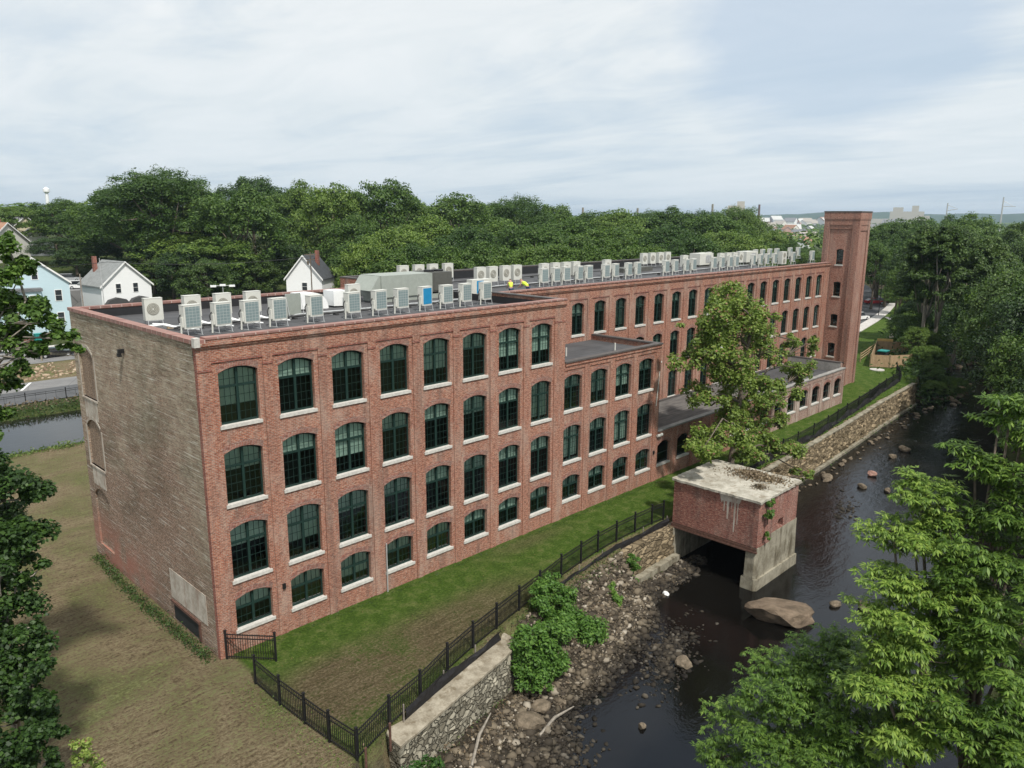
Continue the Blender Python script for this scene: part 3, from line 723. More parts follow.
# dark interior behind the openings
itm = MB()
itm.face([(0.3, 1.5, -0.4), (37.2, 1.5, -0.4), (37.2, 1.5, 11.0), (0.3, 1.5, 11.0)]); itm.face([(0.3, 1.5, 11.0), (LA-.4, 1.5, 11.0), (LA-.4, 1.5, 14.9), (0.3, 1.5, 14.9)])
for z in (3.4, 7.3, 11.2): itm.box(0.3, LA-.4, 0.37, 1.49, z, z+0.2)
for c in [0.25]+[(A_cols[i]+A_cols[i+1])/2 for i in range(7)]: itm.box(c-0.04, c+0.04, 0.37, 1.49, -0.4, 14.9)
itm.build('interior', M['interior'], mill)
for c in A_cols:
    for k, (zb, zs, ri) in enumerate(A_rows): add_window(mill, c, rec, zb, Wd, zs-zb, ri, 'short' if k == 0 else 'tall')
vt = MB()
for x, z in ((3.56, 2.55), (37.0, 2.4)): vt.box(x-0.08, x+0.08, -0.1, 0.0, z, z+0.28)
vt.build('wall_vent', M['black'], mill)
dp = MB(); dp.tube([(10.05, -0.06, 0.0), (10.05, -0.06, 3.0)], 0.04, 6); dp.build('downpipe', M['galv'], mill)

# ---- lower wing in line with it
wingB = empty('mill_wing', (25.6, 0, 0), 0, 'three storey brick wing with four window bays stepping down from the mill block', 'building')
def lp(par, pts=None): pass
HB = 11.6; LB = 37.54; DB = 6.9
w2 = MB(); e0 = 0.004
facade(w2, trf(0, rec), LA+e0, LB, -0.5, 10.95, [(c, Wd-0.02, B_rows) for c in B_cols])
edB = [(LA+e0, B_cols[0]-1.2)]
for i in range(3): edB.append((B_cols[i]+1.24, B_cols[i+1]-1.24))
edB.append((B_cols[3]+1.24, LB))
for a_, b_ in edB:
    if b_ > a_+0.02: w2.box(a_, b_, 0.0, rec+0.001, -0.5, 10.95)
w2.box(LA+e0, LB, 0.0, 0.35, 10.95, 11.25); w2.box(LA+0.06, LB+0.03, -0.07, 0.35, 11.25, 11.36); w2.box(LA+e0, LB, -0.02, 0.35, 11.36, 11.48)
w2.box(LB-0.35, LB, 0.36, DB, 3.6, 11.48)
def shift(o, p): o.location = (o.location[0]-p[0], o.location[1]-p[1], o.location[2]-p[2])
for o in (w2.build('wall', M['brick'], wingB),): shift(o, (25.6, 0, 0))
rf = MB(); rf.box(LA+e0, LB-0.36, 0.36, DB-0.01, 10.85, 11.1); shift(rf.build('roof', M['roof'], wingB), (25.6, 0, 0))
cp = MB(); cp.box(LA+e0, LB+0.08, -0.1, 0.42, 11.483, 11.6); cp.box(LB-0.42, LB+0.08, 0.42, DB-0.01, 11.483, 11.6); shift(cp.build('coping', M['coping_dark'], wingB), (25.6, 0, 0))
vp = MB()
for x, y in ((29.5, 3.2), (27.0, 1.5), (34.0, 2.0)): vp.tube([(x, y, 11.1), (x, y, 11.75)], 0.06)
shift(vp.build('vent_pipe', M['white_metal'], wingB), (25.6, 0, 0))
itm = MB()
for z in (3.5, 7.5): itm.box(LA, LB-.4, 0.37, 1.49, z, z+0.2)
itm.face([(LB-.4, 0.37, -.4), (LB-.4, 1.49, -.4), (LB-.4, 1.49, 11), (LB-.4, 0.37, 11)])
for c in [(B_cols[i]+B_cols[i+1])/2 for i in range(3)]: itm.box(c-0.04, c+0.04, 0.37, 1.49, -0.4, 10.8)
shift(itm.build('interior', M['interior'], wingB), (25.6, 0, 0))
for c in B_cols:
    for k, (zb, zs, ri) in enumerate(B_rows): shift(add_window(wingB, c, rec, zb, Wd-0.02, zs-zb, ri, 'short' if k == 0 else 'tall'), (25.6, 0, 0))
dp = MB(); dp.tube([(37.0, -0.08, 6.5), (37.3, -0.08, 9.3)], 0.035); dp.tube([(LB-0.2, -0.12, 3.9), (LB+0.5, -0.12, 3.9)], 0.12)
shift(dp.build('downpipe', M['white_metal'], wingB), (25.6, 0, 0))

# ================= long mill behind =================
YC, HC, XE = 6.9, 15.9, 86.1
C_cols = [35.35+3.0*i for i in range(-2, 17)]
C_rows = [(3.95, 6.42, .24), (7.8, 10.33, .24), (11.7, 14.16, .24)]
longm = empty('long_mill_building', (LA, YC, 0), 0, 'long straight brick mill wing with rows of arched windows running back to the tower', 'building')
base = (LA, YC, 0)
def BP(mb, name, mat, smooth=False): shift(mb.build(name, mat, longm, smooth=smooth), base)
WC = 1.56
w3 = MB(); x0c = LA+0.006
facade(w3, trf(0, YC+rec), x0c, XE-0.004, -0.5, 14.75, [(c, WC, C_rows) for c in C_cols])
for i in range(len(C_cols)-1):
    w3.box(C_cols[i]+1.2, C_cols[i+1]-1.2, YC, YC+rec+0.001, 0, 14.75)
w3.box(C_cols[-1]+1.2, XE-0.004, YC, YC+rec+0.001, 0, 14.75)
w3.box(x0c, XE-0.004, YC, YC+0.35, 14.75, 15.4); w3.box(x0c, XE-0.004, YC-0.08, YC+0.35, 15.4, 15.52); w3.box(x0c, XE-0.004, YC-0.14, YC+0.35, 15.52, 15.66); w3.box(x0c, XE-0.004, YC-0.03, YC+0.35, 15.66, 15.8)
w3.box(x0c, x0c+0.34, 17.72, 27.5, 10, 15.8)
w3.box(x0c+0.35, XE, 27.15, 27.5, -0.5, 15.8)
BP(w3, 'wall', M['brick'])
cr = MB()
for c in C_cols: cr.box(c-1.197, c+1.197, YC+0.004, YC+0.06, 14.66, 14.748)
BP(cr, 'corbel_course', M['brick_red'])
rf = MB(); rf.box(x0c+0.36, XE-0.1, YC+0.36, 27.14, 14.7, 15.0); rf.box(x0c, x0c+0.36, YC+0.36, 17.7, 14.7, 15.0); BP(rf, 'roof', M['roof'])
ln = MB(); ln.box(x0c+0.4, XE-.1, 27.1, 27.148, 15.0, 15.78); ln.box(x0c+.345, x0c+.4, 17.73, 27.1, 15.0, 15.78); ln.box(x0c+.4, XE-.1, YC+.352, YC+.4, 15.0, 15.78); BP(ln, 'parapet_lining', M['lining'])
cp = MB(); cp.box(x0c, XE-0.004, YC-0.1, YC+0.4, 15.803, 15.9); BP(cp, 'coping', M['coping']); cp = MB(); cp.box(x0c-0.02, x0c+0.42, 17.72, 27.55, 15.803, 15.92); cp.box(x0c+0.42, XE, 27.1, 27.58, 15.803, 15.92); BP(cp, 'rear_coping', M['coping_dark'])
itm = MB()
itm.face([(x0c+.4, YC+1.5, -0.4), (XE-.2, YC+1.5, -0.4), (XE-.2, YC+1.5, 14.7), (x0c+.4, YC+1.5, 14.7)])
for z in (3.3, 7.3, 11.2): itm.box(x0c+.4, XE-.2, YC+0.37, YC+1.49, z, z+0.2)
BP(itm, 'interior', M['interior'])
for c in C_cols:
    for k, (zb, zs, ri) in enumerate(C_rows): shift(add_window(longm, c, YC+rec, zb, WC, zs-zb, ri, 'tall'), base)
sk = MB()   # flat skylight curb and hatch between the units
sk.box(60, 66, 20.5, 22.5, 15.0, 15.5); sk.box(50.5, 53, 21, 24, 15, 15.9)
BP(sk, 'roof_curb', M['rtu_dark'])

# ================= low annex in front of it =================
annex = empty('mill_annex', (37.54, 0, 0), 0, 'low one storey brick annex with flat dark roof at the foot of the long mill', 'building')
base2 = (37.54, 0, 0)
def BQ(mb, name, mat): shift(mb.build(name, mat, annex), base2)
xa0, xa1, HD = 37.545, 76.3, 4.3
D_cols = [38.6+3.0*i for i in range(0, 7)] + [59.7+2.98*i for i in range(0, 6)]
D_rows = [(1.3, 2.9, .35)]
wa = MB(); split = 58.1
cut = [c for c in D_cols if c < split]; cut2 = [c for c in D_cols if c > split]
facade(wa, trf(0, rec), xa0, split, -0.5, 3.95, [(c, 1.85, D_rows) for c in cut], 0.25)
for i in range(len(cut)-1): wa.box(cut[i]+1.2, cut[i+1]-1.2, 0.0, rec+.001, -.5, 3.95)
wa.box(xa0, split, 0.0, 0.35, 3.95, 4.18)
BQ(wa, 'wall', M['brick'])
wa = MB()
facade(wa, trf(0, rec), split+0.004, xa1, -0.5, 3.75, [(c, 1.85, D_rows) for c in cut2], 0.25)
for i in range(len(cut2)-1): wa.box(cut2[i]+1.2, cut2[i+1]-1.2, 0.0, rec+.001, -.5, 3.75)
wa.box(cut2[-1]+1.15, xa1, 0.0, rec+.001, -.5, 3.75)
wa.box(split+0.004, xa1, 0.0, 0.35, 3.75, 4.18)
wa.box(xa1-0.35, xa1, 0.36, YC-0.003, -0.5, 4.8)
BQ(wa, 'far_wall', M['brick_pale'])
rf = MB(); rf.box(xa0, split, 0.36, YC-0.004, 3.5, 3.82); BQ(rf, 'roof', M['roof_old'])
rf = MB(); rf.box(split+.004, xa1-0.36, 0.36, YC-0.004, 3.4, 3.72); BQ(rf, 'dark_roof', M['roof'])
cp = MB(); cp.box(xa0, xa1+0.05, -0.08, 0.42, 4.183, 4.3); cp.box(split-0.2, split+0.15, 0.42, YC-.01, 3.83, 4.1); BQ(cp, 'coping', M['flash'])
cp = MB(); cp.box(xa1-0.42, xa1+0.06, 0.43, YC-0.01, 4.803, 4.92); BQ(cp, 'end_coping', M['coping_dark'])
cp = MB(); cp.box(xa1-0.40, xa1-0.352, 0.43, YC-0.01, 3.73, 4.8); BQ(cp, 'parapet_render', M['flash'])
fl = MB(); fl.box(xa0, xa1-0.5, YC-0.22, YC-0.006, 3.83, 3.97); BQ(fl, 'roof_flashing', M['coping_dark'])
itm = MB(); itm.face([(xa0+.1, 1.4, -0.4), (xa1-.4, 1.4, -0.4), (xa1-.4, 1.4, 3.4), (xa0+.1, 1.4, 3.4)])
BQ(itm, 'interior', M['interior'])
for c in D_cols: shift(add_window(annex, c, rec, 1.3, 1.85, 1.6, .35, 'dark', blind=False), base2)

# ================= stair tower =================
tower = empty('stair_tower', (XE, 3.6, 0), 0, 'tall square brick stair tower with four small windows at the end of the mill', 'tower')
base3 = (XE, 3.6, 0)
def BT(mb, name, mat): shift(mb.build(name, mat, tower), base3)
tx0, tx1, ty0, ty1, TH = XE, 89.55, 3.6, 8.1, 22.3
T_rows = [(3.65, 5.35, .1), (7.65, 9.1, .12), (11.55, 13.3, .12), (15.6, 17.45, .12)]
tw = MB(); tr_ = 0.2
facade(tw, lambda u, d, z: (tx0+tr_+d, u, z), ty0+0.35, ty1, -0.5, 20.6, [(5.85, 0.92, T_rows)], 0.3)
# front pier, back pier, frieze on the -x face
tw.box(tx0, tx0+0.4, ty0, ty0+0.9, -0.5, 20.6); tw.box(tx0, tx0+0.21, ty1-0.75, ty1, 0, 20.6)
tw.box(tx0, tx1, ty0, ty1, 20.6, 21.2); tw.box(tx0-0.035, tx1+0.035, ty0-0.035, ty1+0.035, 21.2, 21.35); tw.box(tx0-0.07, tx1+0.07, ty0-0.07, ty1+0.07, 21.35, 22.15)
tw.box(tx0+0.08, tx0+0.19, 4.502, ty1-0.752, 20.1, 20.598)
# -y face with a recessed panel
tw.box(tx0+0.401, tx1-0.61, ty0+0.14, ty0+0.35, -0.5, 20.6); tw.box(tx1-0.6, tx1, ty0, ty0+0.35, -0.5, 20.6)
tw.box(tx0+0.402, tx1-0.602, ty0+0.05, ty0+0.137, 19.9, 20.598)
tw.box(tx1-0.35, tx1, ty0+0.36, ty1, -0.5, 20.6); tw.box(tx0+0.13, tx1-.36, ty1-0.3, ty1-0.003, 14, 20.6)
BT(tw, 'wall', M['brick_tower'])
tc_ = MB(); tc_.box(tx0-0.11, tx1+0.11, ty0-0.11, ty1+0.11, 22.153, 22.32); BT(tc_, 'coping', M['coping_dark'])
for zb, zs, ri in T_rows:
    o = add_window(tower, tx0+tr_, 5.85, zb, 0.92, zs-zb, ri, 'dark', rz=-math.pi/2, blind=False, inset=0.2, arch=False); shift(o, base3)
ti = MB(); ti.face([(tx0+1.2, 4.5, 0), (tx0+1.2, 7.5, 0), (tx0+1.2, 7.5, 20), (tx0+1.2, 4.5, 20)]); BT(ti, 'interior', M['interior'])
ll = MB(); ll.box(tx0-0.12, tx0, ty0+0.35, ty0+0.5, 2.9, 3.15); BT(ll, 'wall_lamp', M['black'])

# ------------------------------------------------------------------ rooftop condensers
def make_condenser(face='coil', blue=False):
    r = empty('condenser_unit')
    W, D, H, L = 0.98, 0.42, 1.22, 0.38
    b = MB(); b.box(-W/2, W/2, -D/2, D/2, L, L+H); b.box(-W/2-.01, W/2+.01, -D/2-.01, D/2+.01, L+H, L+H+0.03)
    b.build('casing', M['white_metal'], r)
    if face == 'coil':
        g_ = MB(); g_.box(-W/2+0.09, W/2-0.05, -D/2-0.012, -D/2, L+0.08, L+H-0.08); g_.build('coil', M['blue'] if blue else M['grille'], r)
        s2 = MB(); s2.box(-W/2-0.10, -W/2-0.003, -0.16, 0.02, L+0.1, L+0.62); s2.tube([(-W/2-0.08, -0.05, L+0.3), (-W/2-0.12, -0.05, 0.02)], 0.05); s2.build('valve_cover', M['white_metal'], r)
        s3 = MB(); s3.tube([(-W/2-0.02, 0.08, L+0.75), (-W/2-0.14, 0.1, L+0.55), (-W/2-0.1, 0.1, L+0.3)], 0.03); s3.build('pipe', M['hose'], r)
    else:
        fn = MB(); n = 20; cx, cz, rr = -0.05, L+H*0.5+0.02, 0.34
        fn.tube([(cx, -D/2-0.02, cz), (cx, -D/2-0.001, cz)], rr, 20); fn.build('fan_grille', M['acfan'], r)
        hb = MB(); hb.tube([(cx, -D/2-0.028, cz), (cx, -D/2-0.02, cz)], 0.05, 10)
        for k in range(3): hb.tube([(cx+(0.12+0.08*k)*math.cos(t*math.pi/8), -D/2-0.03, cz+(0.12+0.08*k)*math.sin(t*math.pi/8)) for t in range(17)], 0.006, 4)
        hb.build('fan_guard', M['white_metal'], r)
    lg = MB()
    for sx in (-1, 1):
        x = sx*(W/2-0.1)
        lg.tube([(x, -0.36, 0.0), (x, -0.3, L), (x, 0.3, L), (x, 0.36, 0.0)], 0.022, 5)
        lg.tube([(x, -0.42, 0.02), (x, 0.42, 0.02)], 0.022, 5)
    lg.tube([(-W/2+0.1, -0.3, L-0.02), (W/2-0.1, -0.3, L-0.02)], 0.018, 5)
    lg.build('stand', M['galv'], r)
    return r
protos = {k: make_condenser(*k) for k in (('coil', False), ('fan', False), ('coil', True))}
used = set()
ORD = ['first', 'second', 'third', 'fourth', 'fifth', 'sixth', 'seventh', 'eighth', 'ninth', 'tenth', 'eleventh', 'twelfth', 'thirteenth', 'fourteenth', 'fifteenth', 'sixteenth', 'seventeenth', 'eighteenth', 'nineteenth', 'twentieth',
       'twenty-first', 'twenty-second', 'twenty-third', 'twenty-fourth', 'twenty-fifth', 'twenty-sixth', 'twenty-seventh', 'twenty-eighth', 'twenty-ninth', 'thirtieth']
def place_units(kind, spots, where, group, s=1.0, blue=()):
    spots = sorted(spots, key=lambda p: proj((*p[:2], 15))[0])
    for i, sp in enumerate(spots):
        k = (kind, i in blue and kind == 'coil')
        if k not in used: o = protos[k]; used.add(k)
        else: o = copy_tree(protos[k])
        o.location = sp; o.rotation_euler = (0, 0, (0.13 if kind == 'coil' else -0.03)+random.uniform(-0.06, 0.06)); o.scale = (s, s, s)
        tag(o, ('blue filmed ' if k[1] else 'cream ')+('air conditioner, grille side showing, ' if kind == 'coil' else 'air conditioner, round fan showing, ')+ORD[i]+' from left '+where, 'air conditioner', group)
def onroof(px, y, z):   # point on the roof row at depth y seen in column px
    d = ray(px, 300); t = (y-CX[1])/d[1]; return (float(CX[0]+d[0]*t), y, z)
ZA, ZC = 15.2, 15.0
place_units('coil', [onroof(x, 6.3, ZA) for x in (189, 220, 249, 277, 314, 352, 379, 401, 425, 446, 465, 485)], 'in the near roof front row', 'front row of condensers on the near roof', blue=(8,))
place_units('fan', [onroof(x, 11.0, ZA) for x in (152, 191, 222, 252, 353)], 'in the near roof back row', 'back row of condensers on the near roof')
place_units('coil', [onroof(x, 14.6, ZC) for x in (543, 555, 565, 578, 587.5, 604.5, 614, 627, 636, 664, 673, 684, 691, 711, 719, 727, 733, 750, 757, 763.5, 771, 789, 808)], 'on the long roof front row', 'front row of condensers on the long roof', 1.06)
place_units('fan', [onroof(x, 18.5, ZC) for x in (480, 492, 505, 516, 543.5, 554.5, 565, 574.5, 605.5, 682, 718, 725, 731, 737)], 'on the long roof middle row', 'middle row of condensers on the long roof', 1.12)
place_units('fan', [onroof(x, 25.0, ZC) for x in (403.5, 419, 433, 448, 642, 650, 658, 665)], 'along the long roof back edge', 'back row of condensers on the long roof', 1.12)
place_units('coil', [onroof(x, 21.5, ZC) for x in (699, 706, 752, 759, 766, 773, 786, 794)], 'on the long roof far middle row', 'far middle row of condensers on the long roof', 1.1)
for i, (x0_, x1_, y_, z_) in enumerate(((2.5, 24.5, 8.4, ZA), (2.5, 24.5, 9.0, ZA), (28, 83, 16.2, ZC), (28, 83, 16.7, ZC), (30, 80, 22.8, ZC))):
    mb = MB(); pts = [(x0_+(x1_-x0_)*k/30, y_+random.uniform(-.06, .06), z_+0.16+random.uniform(-.02, .02)) for k in range(31)]; mb.tube(pts, 0.06, 5)
    for k in range(2, 30, 4): mb.box(pts[k][0]-.1, pts[k][0]+.1, y_-.2, y_+.2, z_, z_+0.11)
    tag(mb.build('roof_conduit', M['galv'] if i % 2 else M['hose']), ('dark' if i % 2 == 0 else 'silver')+' conduit run lying '+('across the near roof' if i < 2 else 'along the middle of the long roof' if i < 4 else 'along the back of the long roof'), 'conduit')
# packaged roof unit, duct, cabinet
u = empty('rooftop_air_handler', (*onroof(410, 13.4, ZA),), 0, 'large grey green rooftop air handler with sloped intake hood', 'air handler')
b = MB(); b.box(-3.6, 1.2, -1.3, 1.3, 0.35, 1.95); b.box(-3.5, 3.1, -1.2, 1.2, 0.0, 0.35); b.build('casing', M['rtu'], u)
b = MB(); b.box(1.203, 3.2, -1.3, 1.3, 0.5, 1.98); b.build('condenser_section', M['rtu_dark'], u)
b = MB(); b.box(1.35, 3.1, -1.33, -1.303, 0.6, 1.85); b.box(3.203, 3.22, -1.1, 1.1, 0.6, 1.85); b.build('louvre', M['rtu_dark'], u)
b = MB(); b.prism([(-4.5, 0.9), (-3.6, 0.9), (-3.6, 1.9), (-3.75, 1.9)], -1.2, 1.2); b.build('intake_hood', M['rtu'], u)
b = MB()
for x in (1.7, 2.6): b.tube([(x, -0.3, 1.98), (x, -0.3, 2.12)], 0.42, 16)
b.build('fan_guard', M['black'], u)
for k, px in enumerate((309, 341)):
    dct = MB(); c = onroof(px, 12.3+0.2*k, ZA)
    prof = [(-0.0+1.1*math.sin(t*math.pi/14), 0.5+0.65*math.cos(t*math.pi/14)) for t in range(0, 8)]
    pr = [(-1.0, 0.12), (-1.0, 1.15), (0, 1.15)] + [(1.1*math.sin(t*math.pi/14), 0.05+1.1*math.cos(t*math.pi/14)) for t in range(1, 8)] + [(1.0, 0.02)]
    dct.prism(list(reversed(pr)), -0.65, 0.65)
    o = dct.build('roof_duct', M['duct'], None, c); tag(o, 'white curved rooftop duct elbow, '+('left' if k == 0 else 'right')+' of the pair on the near roof', 'duct')
t_ = empty('equipment_panel', onroof(293, 9.0, ZA), 0.25, 'flat grey equipment panel standing on a steel frame on the near roof', 'panel')
b = MB(); b.box(-0.6, 0.6, -0.05, 0.05, 0.2, 1.5); b.build('board', M['rtu'], t_); b = MB()
for sx in (-0.6, 0.6): b.tube([(sx, -0.3, 0), (sx, 0, 1.5), (sx, 0.5, 0)], 0.03)
b.build('frame', M['galv'], t_)
for px, y, nm, mt, lab in ((744, 20.0, 1, 'white_metal', 'big white double rooftop unit in the middle of the long roof'), (699, 21, 2, 'white_metal', 'large cream rooftop cabinet among the units on the long roof')):
    c = onroof(px, y, ZC); t_ = empty('rooftop_cabinet', c, 0, lab, 'cabinet')
    b = MB(); b.box(-1.7, 1.7, -0.8, 0.8, 0.25, 1.75); b.build('casing', M[mt], t_)
    b = MB(); b.box(-1.6, 1.6, -0.7, 0.7, 0, 0.248); b.build('curb', M['rtu_dark'], t_)
    b = MB(); b.box(-0.2, 1.1, -0.83, -0.802, 0.5, 1.5); b.build('panel', M['galv'], t_)
t_ = empty('double_fan_condenser', onroof(779, 14.5, ZC), 0, 'tall cream condenser with two stacked fans near the roof end', 'air conditioner')
b = MB(); b.box(-0.7, 0.7, -0.3, 0.3, 0.2, 1.9); b.build('casing', M['white_metal'], t_)
for z in (0.62, 1.42):
    b = MB(); b.tube([(0, -0.32, z), (0, -0.301, z)], 0.33, 18); b.build('fan_grille', M['acfan'], t_)
t_ = empty('crated_unit', onroof(479, 9.5, ZA), 0, 'cream unit with blue film near the back end of the near roof', 'air conditioner')
b = MB(); b.box(-1.0, 1.1, -0.3, 0.3, 0.35, 1.5); b.build('casing', M['white_metal'], t_); b = MB(); b.box(-0.5, 0.2, -0.32, -0.301, 0.45, 1.4); b.build('film', M['blue'], t_)
b = MB(); b.box(-0.9, -0.8, -0.3, 0.3, 0, 0.349); b.box(0.9, 1.0, -0.3, 0.3, 0, 0.349); b.build('stand', M['galv'], t_)
# refrigerant hoses, sleepers on the near roof
for i, px in enumerate((168, 204, 235, 263)):
    c = onroof(px, 8.6, ZA); b = MB()
    for k in range(3): b.tube([(c[0]-0.9+0.25*k, c[1]+1.4, c[2]+0.12+0.08*k), (c[0]-0.2+0.1*k, c[1]+0.5, c[2]+0.30), (c[0]+0.5, c[1]+0.1*k, c[2]+0.10), (c[0]+1.2, c[1]-0.9, c[2]+0.06)], 0.05, 5)
    tag(b.build('refrigerant_hose', M['duct'], None), 'white wrapped pipe bundle on near roof, '+ORD[i]+' from the left', 'pipes', 'pipe bundles on the near roof')
    b = MB(); b.box(c[0]+0.2, c[0]+1.1, c[1]+0.9, c[1]+1.05, c[2], c[2]+0.12)
    tag(b.build('timber_block', M['timber'], None), 'short timber block on near roof by the '+ORD[i]+' pipe bundle', 'timber', 'timber blocks on the near roof')

# ------------------------------------------------------------------ fences
def fence(name, pts, h, gap, label, mesh_panel=False, post_every=None, mats=('black', 'black'), zf=None):
    root = empty(name, (pts[0][0], pts[0][1], 0), 0, label, 'fence')
    ox, oy = pts[0][0], pts[0][1]
    pan = MB(); posts = [tuple(p[:2]) for p in pts]
    zz = [p[2] if len(p) > 2 else 0.0 for p in pts]
    for i in range(len(pts)-1):
        p, q = Vector(posts[i]), Vector(posts[i+1]); L = (q-p).length; z0, z1 = zz[i], zz[i+1]
        for hh in (0.12, h-0.28, h-0.08): pan.obox(p-Vector((ox, oy)), q-Vector((ox, oy)), 0.035, (z0+hh, z1+hh), (z0+hh+0.045, z1+hh+0.045))
        n = max(2, int(L/gap))
        for k in range(1, n):
            c = p+(q-p)*k/n-Vector((ox, oy)); zc = z0+(z1-z0)*k/n
            pan.box(c.x-0.011, c.x+0.011, c.y-0.011, c.y+0.011, zc+0.05, zc+h)
    pan.build('pickets', M[mats[0]], root)
    pm = MB(); pm.box(-0.045, 0.045, -0.045, 0.045, -0.3, h+0.12); pm.box(-0.06, 0.06, -0.06, 0.06, h+0.12, h+0.17)
    pme = pm.mesh('post', M[mats[1]])
    for p, z in zip(posts, zz): link_mesh('post', pme, root, (p[0]-ox, p[1]-oy, z))
    return root
fpts = [(0.23, -3.04), (0.22, -5.3), (0.32, -7.24), (0.42, -9.0), (0.6, -10.75), (2.8, -9.95), (4.92, -9.42), (7.25, -8.6), (9.49, -7.98), (11.64, -7.5), (13.88, -7.0), (16.08, -6.55), (18.62, -5.98), (20.94, -5.62), (23.0, -5.35), (25.2, -5.2), (27.4, -5.15), (29.4, -5.18), (30.7, -5.3)]
fence('picket_fence', fpts, 1.35, 0.125, 'black metal picket fence running along the river wall to the pump house')
fence('picket_gate_panel', [(0.24, -0.12), (1.85, -2.0)], 1.4, 0.12, 'short black picket panel standing open at the near mill corner')
f2 = [(37.6, -5.1), (40.5, -4.85), (43.5, -4.65), (46.2, -4.45), (48.8, -4.25), (52, -4.2), (55.35, -4.1), (59.5, -3.85), (63.6, -3.55), (67, -3.2), (70.4, -2.85), (75, -2.4), (79.5, -1.95), (84, -1.4), (87.7, -1.0), (91, -0.75), (94.3, -0.6), (97, 0.4), (99.5, 1.6)]
fence('picket_fence', f2, 1.35, 0.14, 'black metal picket fence on the river wall beyond the pump house')
# silt fences: sagging black cloth on stakes
def silt(pts, h, label, stakes=True):
    root = empty('silt_fence', (pts[0][0], pts[0][1], 0), 0, label, 'fence')
    ox, oy = pts[0]; cl = MB(); n = 0; P_ = []
    for i in range(len(pts)-1):
        L = math.hypot(pts[i+1][0]-pts[i][0], pts[i+1][1]-pts[i][1]); k = max(2, int(L/0.5))
        for j in range(k):
            t = j/k; P_.append((pts[i][0]+(pts[i+1][0]-pts[i][0])*t, pts[i][1]+(pts[i+1][1]-pts[i][1])*t))
    P_.append(pts[-1]); rows = []
    for j, p in enumerate(P_):
        wob = 0.07*math.sin(j*1.3)+random.uniform(-.05, .05); hh = h*(0.85+0.25*math.sin(j*0.45)+random.uniform(-.12, .1))
        rows.append([(p[0]-ox+0.05, p[1]-oy+0.02, -0.15), (p[0]-ox+wob, p[1]-oy-wob-0.05, hh*0.5), (p[0]-ox+wob*0.4+0.04, p[1]-oy-0.02, hh)])
    for j in range(len(rows)-1):
        for k in range(2): cl.face([rows[j][k], rows[j+1][k], rows[j+1][k+1], rows[j][k+1]])
    cl.build('cloth', M['silt'], root)
    if stakes:
        st = MB(); st.box(-0.025, 0.025, -0.025, 0.025, -0.3, h+0.15); sme = st.mesh('stake', M['pole'])
        for j in range(0, len(P_), 5): link_mesh('stake', sme, root, (P_[j][0]-ox, P_[j][1]-oy+0.05, 0))
    return root
silt([(3.6, -9.95), (6, -9.35), (8.5, -8.8), (11.2, -8.25)], 0.5, 'sagging black silt cloth behind the pale wall cap near the corner')
silt([(14.5, -7.3), (17, -6.95), (19.3, -6.5), (22, -6.2), (25, -5.95), (28, -5.8), (30.4, -5.85)], 0.4, 'torn black silt cloth over the rubble bank before the pump house')
silt([(40, -4.75), (44, -4.5), (48.5, -4.35), (55, -4.25), (62, -3.85), (68, -3.3), (74, -2.75), (80, -2.1), (86, -1.35), (92, -0.9), (97, 0.1)], 0.75, 'long black silt cloth lining the fence beyond the pump house', False)
